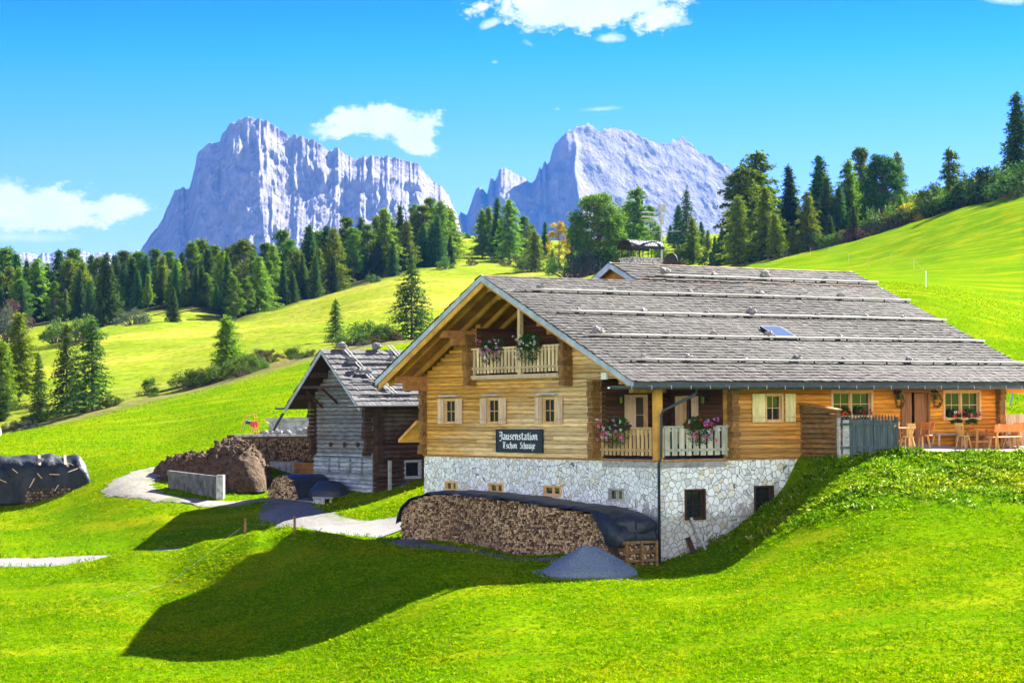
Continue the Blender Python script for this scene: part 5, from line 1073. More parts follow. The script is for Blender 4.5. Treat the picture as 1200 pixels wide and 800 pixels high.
def proto(key, name, gen, leaf):
    br, V, Fc = gen; me = br.build('trunk', M['bark'], None, fix=False); mesh_t = me.data; bpy.data.objects.remove(me)
    o = np_mesh('crown', V, Fc, M[leaf]); mesh_c = o.data; bpy.data.objects.remove(o); PROTO[key] = (name, mesh_t, mesh_c)
for i in range(5): proto('S%d' % i, 'spruce_tree', conifer(10+i, [.17, .20, .15, .19, .165][i], 34, 8, .34, .023, .04, [.78, .85, .8, .9, .72][i], .06), 'needle_spruce')
for i in range(4): proto('L%d' % i, 'larch_tree', conifer(30+i, [.18, .2, .16, .21][i], 30, 7, .12, .021, [.12, .08, .15, .06][i], [.62, .7, .6, .65][i], .16, 5, .45), 'needle_larch')
for i in range(4): proto('P%d' % i, 'stone_pine', clumpy(50+i, [.20, .24, .18, .22][i], [.12, .2, .1, .25][i], 1., 85, 70, .07, .016, .016, 'cone'), 'needle_pine')
for i in range(2): proto('O%d' % i, 'spruce_tree', conifer(70+i, [.22, .25][i], 21, 7, .20, .019, .04, .85, .06, 4, .2), 'needle_spruce')
proto('A0', 'autumn_larch', clumpy(80, .24, .15, 1, 44, 70, .09, .02), 'needle_yellow')
proto('B0', 'broad_pine', clumpy(82, .34, .16, 1, 150, 110, .105, .018, .022), 'needle_pine')
for i in range(3): proto('Q%d' % i, 'mountain_pine', conifer(110+i, [.25, .22, .28][i], 20, 6, .10, .03, [.16, .2, .1][i], .42, .3, 7, .55), 'needle_pine')
proto('B1', 'pine_tree', clumpy(83, .27, .10, 1, 170, 80, .08, .018, .02), 'needle_pine')
proto('K0', 'stone_pine', clumpy(84, .27, .02, 1, 220, 90, .08, .016, .02), 'needle_spruce')
for i in range(4): proto('G%d' % i, 'shrub', shrubmesh(90+i, 26, 60, .05), 'leaf_shrub')
proto('H0', 'shrub', shrubmesh(95, 24, 60, .05), 'leaf_grey'); proto('H1', 'shrub', shrubmesh(96, 24, 60, .05, .9), 'leaf_heath'); proto('H2', 'shrub', shrubmesh(97, 24, 60, .05), 'leaf_pink'); proto('H3', 'shrub', shrubmesh(98, 30, 70, .045), 'needle_spruce'); proto('H4', 'shrub', shrubmesh(99, 24, 60, .05, .8), 'needle_yellow')
vr = random.Random(77)
def plant(key, px, D, ytop=None, h=None, wide=1., label=None, group=None, cat='tree', name=None, sink=.15):
    g = at(px, 300, D); z = drop(g.x, g.y) if D < 680 else gz(g.x, g.y)
    if h is None: h = at(px, ytop, D).z-z
    h = max(h, .5); nm, mt, mc = PROTO[key]; o = empty(name or nm, (g.x, g.y, z-sink), vr.uniform(0, 6.28), label, cat, group); o.scale = (h*wide, h*wide, h)
    for n_, me in (('trunk', mt), ('crown', mc)):
        c = bpy.data.objects.new(n_, me); COL.objects.link(c); link_child(c, o)
    return o
# near and lone trees
plant('O0', 108, 200, 366, wide=1.3, label='tall dense dark spruce at the gully edge on the left', name='spruce_tree')
plant('O1', 78, 203, 374, wide=1.05, label='spruce with open layered branches left of the dense gully spruce')
plant('O0', 45, 200, 408, wide=.8, label='smallest of the dark spruces in the left gully')
plant('L0', 22, 222, 362, wide=1.25, label='tall yellow-green larch with bare leaning trunk in the left gully')
plant('L3', 2, 215, 395, wide=1.4, label='larch cut by the left picture edge in the gully'); plant('K0', -6, 206, 440, wide=1.2, label='dark bushy pine low at the left picture edge')
plant('L3', 265, 222, 366, wide=1.5, label='lone feathery yellow-green larch among the gully scrub')
plant('O0', 393, 255, 347, wide=1.3, label='small lone spruce on the pasture above the barn roof')
plant('O1', 482, 258, 296, wide=1.3, label='dark lone spruce on the pasture between barn and chalet gable'); 
plant('S1', 124, 385, 294, wide=1.3, label='big dark spruce standing out in front of the left wood'); plant('S3', 203, 372, 335, wide=1.25, label='small dark spruce at the pasture edge before the left wood')
# left wood: back row to front row
FW = 'trees of the wood below the rocky peak'
FL = {'S': 'dark spruce in the dense wood below the rocky peak on the left', 'L': 'pale green larch in the dense wood below the rocky peak on the left', 'P': 'rounded green stone pine in the dense wood below the rocky peak on the left'}
ED = lambda px: float(np.interp(px, [0, 100, 160, 225, 275, 300, 370, 400, 450, 520], [425, 420, 410, 400, 385, 392, 415, 425, 440, 465]))
row = [(-4, 290, 'P', 40), (8, 288, 'P', 30), (20, 294, 'S', 22), (32, 302, 'S', 30), (44, 299, 'L', 10), (56, 306, 'S', 14), (69, 290, 'S', 40), (80, 300, 'L', 18), (86, 288, 'P', 45), (97, 305, 'L', 10), (106, 296, 'S', 34), (116, 300, 'P', 30), (136, 296, 'S', 30), (145, 291, 'P', 40), (154, 299, 'S', 18), (162, 292, 'P', 36), (172, 296, 'S', 22), (181, 290, 'P', 40), (190, 297, 'L', 12), (198, 291, 'P', 34), (207, 300, 'L', 8), (214, 293, 'S', 30), (225, 282, 'P', 40), (234, 279, 'P', 46), (243, 287, 'S', 20), (252, 286, 'P', 36), (260, 291, 'L', 14), (268, 288, 'P', 34), (276, 283, 'S', 44), (285, 279, 'P', 26), (296, 284, 'S', 30), (303, 298, 'L', 4), (312, 283, 'P', 36), (320, 284, 'L', 20), (331, 268, 'P', 44), (340, 280, 'P', 30), (348, 290, 'L', 16), (356, 282, 'S', 40), (363, 261, 'S', 34), (374, 268, 'P', 40), (382, 262, 'S', 26), (391, 264, 'L', 6), (399, 268, 'S', 34), (407, 253, 'P', 34), (415, 264, 'P', 22), (423, 252, 'S', 30), (432, 262, 'P', 20), (441, 250, 'L', 30), (450, 241, 'L', 12), (460, 256, 'S', 26), (469, 238, 'S', 34), (477, 256, 'L', 8), (486, 236, 'L', 30), (495, 240, 'P', 24), (504, 231, 'P', 30), (511, 244, 'S', 18), (518, 232, 'L', 8), (526, 240, 'L', 22)]
for px, y, k, dd in row:
    plant(k+str(vr.randrange(5 if k == 'S' else 4)), px+vr.uniform(-1, 1), ED(px)+dd, y, wide=vr.uniform(.95, 1.3)*(1.1 if k == 'P' else 1.15), label=FL[k], group=FW)
q = random.Random(9)
for i in range(105):
    px = q.uniform(-15, 528); k = q.choice('SSSLPP'); tt_ = float(np.interp(px, [0, 200, 280, 330, 400, 450, 520], [292, 294, 284, 275, 260, 250, 236])); y = tt_+q.uniform(10, 46); D = ED(px)+q.uniform(1, 26)*(1 if y > tt_+24 else 1.6)
    if 138 < px < 215 and y > tt_+30: D = ED(px)+14
    plant(k+str(q.randrange(5 if k == 'S' else 4)), px, D, y, wide=q.uniform(.9, 1.35), label=FL[k], group=FW)
plant('H2', 14, 395, h=7, wide=.7, label='reddish-brown bush below the left wood', cat='shrub'); plant('H0', 8, 372, h=6.5, wide=.8, label='dark grey-green bush at the left edge of the pasture', cat='shrub')
plant('G0', 88, 330, 358, wide=.95, label='broad bright green bush behind the gully spruces', cat='shrub'); plant('G1', 66, 335, 372, wide=.9, label='smaller bush left of the broad bright green bush', cat='shrub')
plant('H0', 155, 372, 359, wide=1.3, label='pale grey-green bush at the top of the left pasture', cat='shrub'); plant('G2', 522, 452, 298, wide=.8, label='round green bush at the right end of the left wood', cat='shrub'); plant('G3', 437, 432, 318, wide=.9, label='green bush at the foot of the wood near its right end', cat='shrub')
# gully scrub
GS = 'low bushes in the gully before the pasture'
for i in range(46):
    px = q.uniform(-5, 440) if i < 38 else q.uniform(395, 470); D = float(np.interp(px, [0, 130, 240, 340, 470], [195, 204, 212, 222, 246]))+q.uniform(-6, 26); k = q.choice(['H1', 'H1', 'G0', 'G1', 'H3', 'H0', 'H1', 'G3'])
    plant(k, px, D, h=q.uniform(.5, 1.7), wide=q.uniform(.8, 1.5), label={'H1': 'low brownish heath bush in the gully before the pasture', 'H0': 'low grey-green bush in the gully before the pasture', 'H3': 'low dark juniper bush in the gully before the pasture'}.get(k, 'low green bush in the gully before the pasture'), group=GS, cat='shrub', sink=.1)
for px, D, h in ((225, 214, 2.4), (285, 216, 2.6), (295, 220, 2.2), (240, 214, 2.6), (412, 245, 2.6), (432, 250, 3.2), (446, 250, 2.8)): plant(q.choice(['G0', 'G3', 'H3']), px, D, h=h, wide=1.1, label='low green bush in the gully before the pasture', group=GS, cat='shrub')
# middle group behind the chalet ridge
MG = [('L1', 565, 498, 243, 'leftmost larch of the little group above the gable'), ('S2', 583, 500, 229, 'slim black-green spruce in the little group above the gable'), ('L3', 597, 490, 231, 'blue-green larch right of the slim spruce above the gable'), ('L0', 573, 510, 240, 'thin larch half hidden behind the slim spruce above the gable'), ('P1', 615, 500, 252, 'dark stone pine behind the light green larch above the ridge'), ('L3', 627, 440, 268, 'wide light green larch just above the chalet ridge'), ('L1', 648, 430, 290, 'low light green larch at the chalet ridge under the yellow tree'), ('A0', 655, 450, 259, 'autumn yellow larch beside the broad pine'), ('S2', 639, 520, 258, 'dark spruce behind the yellow larch'), ('B0', 700, 400, 227, 'broad bushy pine with sunlit right side above the chalet roof'), ('Q1', 748, 470, 216, 'tall airy pine behind the television aerial'), ('L3', 772, 440, 262, 'light green larch low behind the aerial mast'), ('O0', 805, 480, 218, 'dense blue-black spruce right of the aerial'), ('L1', 812, 400, 253, 'bright green larch right of the satellite dish'), ('S3', 838, 390, 275, 'small dark fir beside the bright green larch'), ('L3', 851, 385, 274, 'small pale larch at the roof ridge right of the dish'), ('S2', 795, 520, 270, 'small distant spruce behind the aerial')]
for k, px, D, y, lab in MG: plant(k, px, D, y, wide=1.25 if k[0] == 'L' else (1.0 if k != 'K0' else .95), label=lab)
MB_ = 'bushes at the chalet ridge line'
for px, D, h, k in ((668, 400, 6, 'G0'), (685, 395, 5, 'H0'), (730, 400, 6, 'G1'), (716, 410, 5, 'G2'), (608, 470, 3, 'H1'), (620, 460, 4, 'G3'), (590, 470, 1.5, 'H1'), (575, 520, 1.6, 'H3'), (548, 560, 2, 'H3'), (553, 470, 1.8, 'H1'), (790, 400, 5, 'G0')): plant(k, px, D, h=h, wide=.9, label='bush growing in the row behind the chalet ridge', group=MB_, cat='shrub')
# right group on the hill
RG = [('Q0', 888, 372, 174, 1.0, 'tallest irregular pine at the left of the right hill wood'), ('Q2', 870, 366, 190, 1.1, 'layered pine with dead twigs beside the tallest irregular pine'), ('L3', 866, 352, 226, 1.25, 'bright larch in front at the left end of the right hill wood'), ('L1', 897, 352, 215, 1.3, 'yellow-green larch between the pines of the right hill wood'), ('L0', 908, 346, 248, 1.2, 'low bright larch above the rail fence'), ('S2', 925, 384, 190, 1.15, 'slim dark spruce between the pines of the right hill wood'), ('L3', 946, 352, 221, 1.15, 'round light green larch in the middle of the right hill wood'), ('L1', 930, 350, 262, 1.2, 'small green larch by the rail fence'), ('S0', 961, 378, 179, 1.25, 'tall twin-topped dark spruce of the right hill wood'), ('S3', 969, 372, 205, 1.3, 'dark spruce close behind the round light green larch'), ('S4', 984, 372, 215, 1.2, 'dark spruce left of the slender tall larch'), ('L0', 995, 382, 184, 1.1, 'slender tall larch beside the dark stone pine'), ('P2', 1010, 390, 171, 1.1, 'green pine top rising behind the dark stone pine'), ('K0', 1036, 372, 181, 1.05, 'huge black-green stone pine on the right hill'), ('L2', 1053, 385, 174, .9, 'thin airy larch right of the huge stone pine'), ('S3', 1001, 345, 238, 1.2, 'small spruce in front of the dark stone pine'), ('S1', 973, 350, 250, 1.2, 'small dark spruce at the meadow edge of the right hill'), ('L1', 1056, 360, 226, 1.1, 'yellowish larch at the right foot of the stone pine'), ('L0', 1078, 356, 226, 1.4, 'low autumnal larch right of the stone pine'), ('Q1', 1114, 366, 171, .95, 'solitary airy larch on the hill skyline'), ('S0', 1194, 345, 104, 1.2, 'tall dark spruce at the right picture edge'), ('S1', 1210, 340, 150, 1.1, 'spruce partly cut by the right picture edge')]
for k, px, D, y, w, lab in RG: plant(k, px, D, y, wide=w, label=lab)
q = random.Random(33)
for i in range(20):
    px = q.uniform(864, 1062); k = q.choice('SSLP'); y = float(np.interp(px, [864, 890, 925, 962, 1010, 1040, 1062], [205, 190, 200, 190, 182, 195, 205]))+q.uniform(8, 45)
    plant(k+str(q.randrange(5 if k == 'S' else 4)), px, q.uniform(376, 402), y, wide=q.uniform(1.05, 1.4), label={'S': 'dark spruce filling the back of the right hill wood', 'L': 'green larch filling the back of the right hill wood', 'P': 'rounded pine filling the back of the right hill wood'}[k], group='trees filling the right hill wood')
for i, (px, y, k, D) in enumerate([(668, 268, 'S0', 500), (680, 262, 'P1', 505), (722, 250, 'L1', 500), (732, 262, 'S3', 500), (762, 240, 'P2', 520), (738, 232, 'Q2', 480), (786, 262, 'S1', 520), (822, 258, 'S0', 500), (830, 268, 'L1', 470), (796, 238, 'S4', 500), (846, 262, 'S2', 480), (608, 262, 'S1', 520), (622, 262, 'P3', 520)]):
    plant(k, px, D, y, wide=1.3, label='conifer in the loose row of trees behind the chalet roof', group='trees behind the chalet roof')
q = random.Random(21)
RS = 'bushes along the right meadow edge'
for px, D, h, k in ((1108, 344, 4.5, 'H3'), (1122, 342, 5, 'G3'), (1136, 342, 6, 'H3'), (1150, 340, 6.5, 'H3'), (1165, 338, 6.5, 'G2'), (1176, 334, 6, 'H3'), (1188, 330, 5, 'G3'), (1096, 345, 6, 'G1'), (1088, 346, 5, 'G0'), (1074, 348, 3.5, 'H4'), (1065, 350, 3, 'G2'), (1050, 348, 5, 'H1'), (1038, 348, 6, 'G0'), (1024, 346, 3, 'H0'), (1003, 345, 3.5, 'H2'), (1012, 344, 3, 'H1'), (990, 346, 3, 'G1'), (975, 347, 3, 'G3'), (955, 350, 4, 'H3'), (880, 356, 4, 'H3'), (895, 354, 4, 'G1'), (862, 366, 5, 'G3'), (845, 375, 5, 'H3'), (1200, 322, 6, 'H3'), (915, 356, 4, 'H3')):
    plant(k, px, D, h=h*q.uniform(.85, 1.1), wide=q.uniform(.8, 1.1), label={'H2': 'pinkish dry bush at the right meadow edge', 'H4': 'autumn yellow bush at the right meadow edge', 'H0': 'grey-green bush at the right meadow edge', 'H1': 'brownish bush at the right meadow edge', 'H3': 'dark juniper-like bush at the right meadow edge'}.get(k, 'green bush at the right meadow edge'), group=RS, cat='shrub', sink=.3)
# ------------------------------------------------------------------ grass
def blades(name, X, Y, hgt, wid, mat, label, nb=3, seed=1, lean=.45):
    rng = np.random.default_rng(seed); n = len(X); Z = terr(X, Y); hb = np.repeat(hgt, nb)*rng.uniform(.55, 1.2, n*nb); wb = np.repeat(wid, nb)*rng.uniform(.7, 1.2, n*nb)
    bx = np.repeat(X, nb)+rng.normal(0, .6, n*nb)*np.repeat(wid, nb)*2; by = np.repeat(Y, nb)+rng.normal(0, .6, n*nb)*np.repeat(wid, nb)*2; bz = np.repeat(Z, nb)-.02
    a = rng.uniform(0, 6.283, n*nb); dx, dy = np.cos(a)*wb/2, np.sin(a)*wb/2; lx, ly = rng.normal(0, lean, n*nb)*hb, rng.normal(0, lean, n*nb)*hb
    root = np.stack([X, Y, Z-.03], -1); k = np.arange(n*nb); tx, ty = np.repeat(X, nb)+lx, np.repeat(Y, nb)+ly; tips = np.stack([np.stack([tx-dx, ty-dy, bz+hb*.9], -1), np.stack([tx+dx, ty+dy, bz+hb], -1)], 1).reshape(-1, 3)
    V = np.concatenate([root, tips]); Fc = np.stack([np.repeat(np.arange(n), nb), n+2*k, n+2*k+1], -1)
    o = np_mesh(name, V, Fc, M[mat]); return tag(o, label, 'grass', kind='stuff')
def free(X, Y):
    dx = X-CC.x; dy = Y-CC.y; a = dx*UX+dy*UY; b = dx*VX+dy*VY; ok = ~((a > -.05) & (a < 19) & (b > -.02) & (b < 17)); ok &= ~((a > -2.0) & (a <= 0) & (b > -.5) & (b < 15.3))
    e = np.interp(a, TP[1:, 0], TP[1:, 1]); ok &= ~((a > 6.5) & (b > e+.1) & (b < 1))
    for Q, W in ROADS:
        for i in range(0, len(Q)-1, 2): ok &= np.hypot(X-Q[i].x, Y-Q[i].y) > W[i]*.47
    bx = X-BARN.x; by = Y-BARN.y; a2 = bx*UX+by*UY; b2 = bx*VX+by*VY; ok &= ~((a2 > 0) & (a2 < 8.5) & (b2 > 0) & (b2 < 5.8)); return ok
def scatter(n, y0, y1, seed, pad=1.06):
    rng = np.random.default_rng(seed); Y = np.sqrt(rng.uniform(y0**2, y1**2, n)); X = Y*rng.uniform(-.232*pad, .232*pad, n); k = free(X, Y); return X[k], Y[k], rng
X, Y, rng = scatter(int(GRASS*260000), 44, 100, 3); den = fbm(X*.35, Y*.35, 3, 5); k = rng.random(len(X)) < np.clip((den-.1)*2.2, .5, 1); X, Y = X[k], Y[k]; den = den[k]
blades('meadow_grass', X, Y, .03+.095*den*np.random.default_rng(1).random(len(X)), np.full(len(X), .035), 'grass_blade', 'short lush grass of the mown meadow', 5, 2, .75)
X, Y, rng = scatter(int(GRASS*150000), 100, 190, 6); k = rng.random(len(X)) < np.clip((195-Y)/70, 0, 1)*np.clip(1.2-(fbm(X*.1, Y*.05, 3, 8)-.35), .2, 1); X, Y = X[k], Y[k]; blades('meadow_grass', X, Y, .05+.06*rng.random(len(X)), np.full(len(X), .05), 'grass_blade', 'short grass of the meadow beyond the farm road', 3, 4, .7)
# taller herbs on the bank
rng = np.random.default_rng(8); n = int(GRASS*60000); a = rng.uniform(1.2, 20, n); b = rng.uniform(-13, .2, n); X = CC.x+a*UX+b*VX; Y = CC.y+a*UY+b*VY; k = free(X, Y); a, b, X, Y = a[k], b[k], X[k], Y[k]
dd = np.full(len(a), 1e9)
for (x0, y0), (x1, y1) in zip(TP[:-1], TP[1:]):
    ex, ey = x1-x0, y1-y0; tt_ = np.clip(((a-x0)*ex+(b-y0)*ey)/(ex*ex+ey*ey), 0, 1); dd = np.minimum(dd, np.hypot(a-x0-tt_*ex, b-y0-tt_*ey))
lim = np.interp(a, [2, 6, 10, 20], [5, 8, 9, 8]); cl = fbm(a*.8, b*.8, 3, 12); k = (rng.random(len(a)) < np.clip((lim-dd)/5, 0, 1)*np.clip((cl-.28)*3, .1, 1)); X, Y, cl = X[k], Y[k], cl[k]
blades('bank_grass', X, Y, .07+.34*np.clip(cl-.25, 0, 1)*rng.random(len(X)), np.full(len(X), .05), 'herb_blade', 'long tufted grass and herbs on the bank below the terrace', 5, 5, .6)
# tufts along the edges of road and walls
X, Y, rng = scatter(26000, 76, 100, 12); dx = X-CC.x; dy = Y-CC.y; a = dx*UX+dy*UY; b = dx*VX+dy*VY
near = np.full(len(X), 9.)
for Q, W in ROADS:
    for i in range(0, len(Q)-1, 2): near = np.minimum(near, np.abs(np.hypot(X-Q[i].x, Y-Q[i].y)-W[i]*.5))
near = np.minimum(near, np.where((a > -.3) & (a < 5) & (b < .0) & (b > -.5), 0, 9)); k = near < .35; X, Y = X[k], Y[k]
blades('edge_grass', X, Y, .08+.16*rng.random(len(X)), np.full(len(X), .03), 'herb_blade', 'rough grass along the road edges', 4, 6, .5)
# ------------------------------------------------------------------ mountains
def ridged(x, y, seed, oct=5):
    s = 0; a = 1.; t = 0
    for o in range(oct): s = s+a*(1-np.abs(2*vnoise(x*2**o, y*2**o, seed+o*31)-1)); t += a; a *= .52
    return s/t
def massif(name, prof, D, base_py, mat, label, cliff, seed, wid=520, ribs=70, n=520, m=170, slab=None, thick=900):
    prof = np.array(prof, float); px = np.linspace(prof[0, 0], prof[-1, 0], n); top = np.interp(px, prof[:, 0], prof[:, 1]); top = top+(fbm(px*.22, px*0+seed, 4, seed)-.5)*7*np.clip(np.minimum(px-px[0], px[-1]-px)/15, 0, 1)
    zt = (HOR-top)/F*D; zb = (HOR-base_py)/F*D; s = (px-600)/F*D; T = np.linspace(0, 1, m)[:, None]; Z = zb+(zt-zb)[None]*T; X0 = np.broadcast_to(s, Z.shape)
    warp = (fbm(X0*.006, Z*.006, 3, seed+3)-.5)*90
    h = 1-T; yo = -wid*(h**1.35)*np.ones_like(Z)
    r1 = ridged((X0+warp*.6+Z*.10)*.011, Z*.0012+seed, seed+5, 6); r2 = ridged((X0-Z*.35+warp)*.02, Z*.008, seed+9, 5); r3 = fbm(X0*.05, Z*.05, 4, seed+13)
    big = ridged((X0+warp*1.4)*.0032, Z*.0007+seed, seed+21, 3)
    env = np.clip((1-T)*6, 0, 1)*.85+.15; yc = yo-ribs*((r1-.5)*1.5+(big-.5)*2.2+(r2-.5)*.6+(r3-.5)*.35)*env
    # ledges
    if slab is not None:
        x_s, kz, kx, rough = slab; ys = (Z-zt.max())*kz+np.maximum(0, X0-x_s)*kx*.0-rough*((ridged((X0+Z*.8)*.006, (Z-X0*.6)*.004, seed+40, 5)-.5)*1.2+(r3-.5)*.5)*1.
        w = 1/(1+np.exp(-(X0-x_s-(zt.max()-Z)*.25-(r1-.5)*60)/7)); yc = yc*(1-w)+(ys+(X0-x_s)*kx)*w
    Yv = D+yc; Xv = X0*(Yv/D); Z = Z*(Yv/D); zt = Z[-1]; zb = Z[0]
    nb = 14; bX = []; bY = []; bZ = []
    for j in range(1, nb+1):
        f = j/nb; bX.append(Xv[-1]); bY.append(Yv[-1]+thick*f); bZ.append(zt-(zt-zb)*f**1.2)
    V = np.stack([np.vstack([Xv, bX]), np.vstack([Yv, bY]), np.vstack([Z, bZ])], -1); rows = m+nb; V = V.reshape(-1, 3)
    i, j = np.meshgrid(np.arange(rows-1), np.arange(n-1), indexing='ij'); b = (i*n+j).ravel(); Fc = np.stack([b, b+1, b+n+1, b+n], -1)
    o = np_mesh(name, V, Fc, M[mat], smooth=False); return tag(o, kind='structure')
LK = [(155, 297), (164, 291), (176, 274), (185, 262), (194, 247), (200, 232), (206, 220), (214, 217), (222, 218), (226, 205), (229, 192), (231, 180), (234, 172), (243, 167), (252, 165), (258, 163), (261, 153), (268, 144), (274, 140), (280, 137), (290, 135), (297, 136), (305, 136), (314, 138), (321, 144), (328, 149), (333, 151), (341, 157), (348, 156), (355, 158), (364, 160), (372, 163), (380, 168), (386, 175), (392, 172), (398, 171), (408, 180), (420, 186), (427, 183), (434, 181), (445, 181), (457, 182), (470, 185), (481, 188), (488, 189), (493, 192), (499, 201), (505, 209), (514, 214), (522, 220), (526, 228), (529, 236), (533, 244), (537, 251), (542, 275), (548, 300)]
massif('rocky_peak', LK, 5000, 330, 'rock', None, None, 4, 430, 62)
PK = [(528, 290), (535, 266), (538, 255), (541, 248), (545, 250), (548, 252), (552, 240), (556, 228), (559, 221), (563, 218), (568, 222), (572, 226), (575, 214), (577, 208), (579, 209), (581, 213), (584, 206), (586, 199), (590, 197), (593, 196), (600, 199), (607, 203), (612, 207), (618, 210), (623, 213), (627, 212), (629, 210), (632, 202), (634, 195), (636, 199), (638, 194), (640, 190), (643, 194), (646, 190), (649, 178), (652, 169), (659, 162), (667, 153), (675, 149), (683, 145), (691, 145), (698, 148), (706, 153), (715, 149), (725, 150), (736, 152), (748, 157), (760, 163), (770, 166), (778, 169), (784, 168), (790, 166), (796, 163), (802, 162), (811, 169), (820, 177), (829, 182), (838, 186), (848, 192), (859, 199), (880, 216), (900, 235), (930, 262), (965, 292)]
massif('sloping_peak', PK, 5600, 330, 'rock_slab', None, None, 11, 420, 85, 560, 170, slab=((656-600)/F*5600, 1.2, .7, 27), thick=1200)
FR = [(-40, 296), (-10, 292), (5, 298), (9, 297), (17, 294), (30, 292), (43, 294), (56, 292), (68, 293), (82, 290), (90, 293), (97, 291), (108, 294), (119, 292), (134, 294), (152, 292), (163, 289), (180, 294), (200, 300)]
massif('distant_ridge', FR, 7600, 330, 'rock', None, None, 31, 400, 40, 260, 60)
# ------------------------------------------------------------------ light and sky
SAZ, SEL = R(43), R(37.5)
sd = Vector((math.sin(SAZ)*math.cos(SEL), math.cos(SAZ)*math.cos(SEL), math.sin(SEL)))
L = bpy.data.lights.new('sun', 'SUN'); L.energy = SUN; L.angle = R(.53); L.color = (1, .955, .87); lo = bpy.data.objects.new('sun', L); COL.objects.link(lo); lo.rotation_euler = (-sd).to_track_quat('-Z', 'Y').to_euler()
W = bpy.data.worlds.new('World'); SC.world = W; W.use_nodes = True; nt = W.node_tree; nt.nodes.clear()
class WN(NT):
    def __init__(s, t): s.t = t
w = WN(nt); out = w.n('ShaderNodeOutputWorld'); bg = w.n('ShaderNodeBackground'); w.l(bg.outputs[0], out.inputs[0]); bg.inputs['Strength'].default_value = SKY
st_ = w.n('ShaderNodeTexSky', sky_type='NISHITA'); st_.sun_disc = False; st_.sun_elevation = SEL; st_.sun_rotation = SAZ; st_.altitude = 1800; st_.air_density = 1.; st_.dust_density = .3; st_.ozone_density = 2.5
hs = w.n('ShaderNodeHueSaturation'); w.l(st_.outputs[0], hs.inputs['Color']); hs.inputs['Saturation'].default_value = SKYSAT
gen = w.n('ShaderNodeTexCoord').outputs['Generated']; sp = w.n('ShaderNodeSeparateXYZ'); w.l(gen, sp.inputs[0])
sky = w.mix(1., hs.outputs[0], w.ramp(sp.outputs[2], [(.06, (.42, .36, .80)), (.112, (.31, .335, .79)), (.16, (.045, .27, .77)), (.18, (.004, .20, .74)), (.3, (.003, .18, .7))]), 'MULTIPLY')
az = w.math('ARCTAN2', sp.outputs[0], sp.outputs[1]); el = w.math('ARCSINE', sp.outputs[2])
cv = w.n('ShaderNodeCombineXYZ'); w.l(az, cv.inputs[0]); w.l(w.math('MULTIPLY', el, 1.5), cv.inputs[1])
n1 = w.noise(cv.outputs[0], 50, 8, .66); n2 = w.noise(cv.outputs[0], 190, 6, .7); n0 = w.noise(cv.outputs[0], 17, 3, .5)
dens = None
def azel(px, py): d = ray(px, py).normalized(); return math.atan2(d.x, d.y), math.asin(d.z)
def cloud(px, py, rx, ry, tilt=0, amp=1., soft=.5, gain=1.):
    global dens
    a0, e0 = azel(px, py); x = w.math('SUBTRACT', az, a0); y = w.math('SUBTRACT', el, e0); c_, s_ = math.cos(tilt), math.sin(tilt)
    X_ = w.math('DIVIDE', w.math('ADD', w.math('MULTIPLY', x, c_), w.math('MULTIPLY', y, s_)), rx/F); Y_ = w.math('DIVIDE', w.math('SUBTRACT', w.math('MULTIPLY', y, c_), w.math('MULTIPLY', x, s_)), ry/F)
    Y_ = w.math('MULTIPLY', Y_, w.ramp(w.math('MULTIPLY_ADD', Y_, .5, .5), [(.3, 1.35), (.5, 1.)]))
    r_ = w.math('SQRT', w.math('ADD', w.math('MULTIPLY', X_, X_), w.math('MULTIPLY', Y_, Y_)))
    v = w.math('ADD', w.math('SUBTRACT', 1., r_), w.math('ADD', w.math('MULTIPLY', w.math('SUBTRACT', n1, .5), 2.6*amp), w.math('MULTIPLY', w.math('SUBTRACT', n2, .5), .9*amp)))
    k = w.math('MULTIPLY', w.ramp(v, [(.08, 0), (.08+soft, 1)]), gain); dens = k if dens is None else w.math('MAXIMUM', dens, k)
cloud(690, 8, 135, 46, 0, .75, .25); cloud(655, 6, 75, 42, 0, .6, .5); cloud(770, 22, 45, 16, -.1, .8, .5, .9); cloud(575, 28, 18, 8, .4, .7, .6, .8); cloud(715, 45, 22, 9, 0, .6, .6, .8)
cloud(432, 146, 84, 28, .06, .8, .28, 1); cloud(482, 160, 42, 26, -.5, .8, .28, 1); cloud(385, 152, 32, 10, .2, .6, .6, .8)
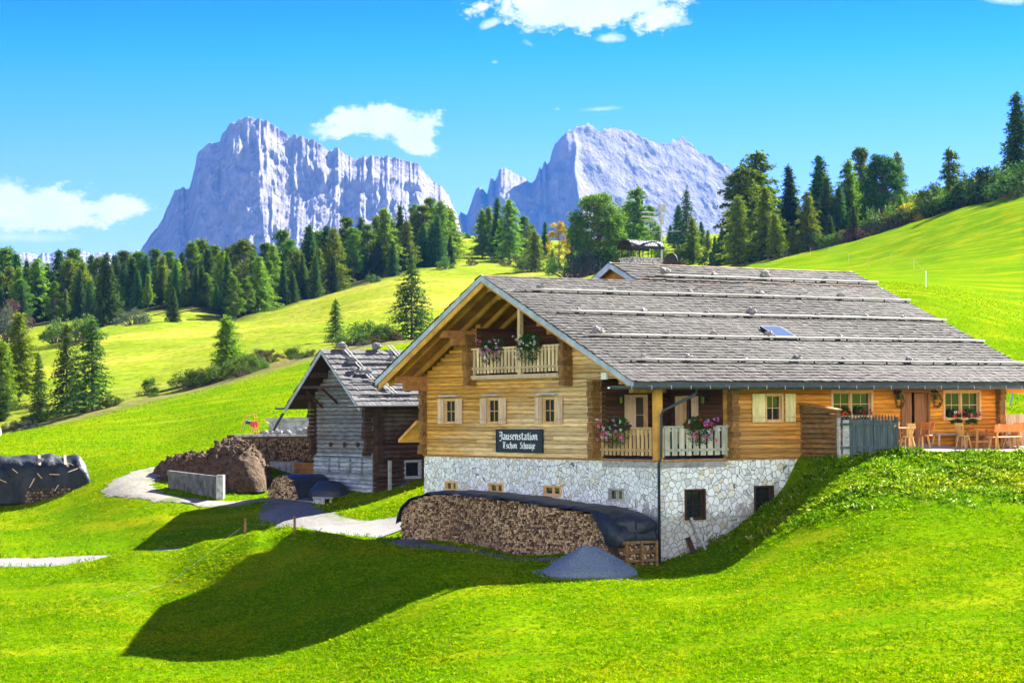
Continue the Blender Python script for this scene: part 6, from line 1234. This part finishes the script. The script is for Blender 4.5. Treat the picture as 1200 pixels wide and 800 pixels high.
cloud(50, 250, 84, 38, 0, .8, .3, 1); cloud(30, 248, 60, 42, 0, .7, .35, 1); cloud(136, 244, 46, 18, .1, .8, .35, 1); cloud(20, 278, 90, 10, 0, .5, .9, .6)
cloud(702, 128, 26, 4, .05, 1., .8, .5); cloud(653, 128, 5, 2.5, 0, .8, .8, .4); cloud(580, 73, 6, 4, 0, .8, .9, .5); cloud(1170, -2, 36, 12, -.1, .7, .7, .85); cloud(620, 52, 10, 5, -.5, .8, .9, .4)
shade = w.ramp(w.math('ADD', w.math('MULTIPLY', n0, .7), w.math('MULTIPLY', n1, .5)), [(.42, 0), (.72, 1)])
cc_ = w.mix(shade, (CL*.80, CL*.86, CL*1.0), (CL*1.0, CL*1.0, CL*1.02)); 
# added bright cloud bank, unseen behind the camera, as fill for the shaded walls
nb_ = w.noise(gen, 3.2, 6, .6); back = w.ramp(w.math('MULTIPLY_ADD', sp.outputs[1], -.5, .5), [(.50, 0), (.72, 1)]); elv = w.ramp(sp.outputs[2], [(0, 1.15), (.2, 1.05), (.34, .45), (.48, 0)])
bk_ = w.math('MULTIPLY', w.ramp(w.math('ADD', nb_, w.math('MULTIPLY', back, .10)), [(.42, 0), (.56, 1)]), w.math('MULTIPLY', back, elv))
w.l(w.mix(bk_, w.mix(dens, sky, cc_), (CL_FILL, CL_FILL*.985, CL_FILL*.95)), bg.inputs['Color'])
if HAZE:
    hz = MB(); hz.box(-5200, 5200, -300, 9300, -320, 1400); t = bpy.data.materials.new('haze'); t.use_nodes = True; t.node_tree.nodes.clear(); o_ = t.node_tree.nodes.new('ShaderNodeOutputMaterial'); v_ = t.node_tree.nodes.new('ShaderNodeVolumePrincipled')
    v_.inputs['Color'].default_value = (*HAZECOL, 1); v_.inputs['Density'].default_value = HAZE; v_.inputs['Anisotropy'].default_value = .2; t.node_tree.links.new(v_.outputs[0], o_.inputs['Volume']); tag(hz.build('haze', t), kind='stuff')
SC.cycles.volume_bounces = 0; SC.cycles.max_bounces = 6; SC.cycles.transparent_max_bounces = 8
SC.cycles.volume_step_rate = 4; SC.cycles.volume_max_steps = 64
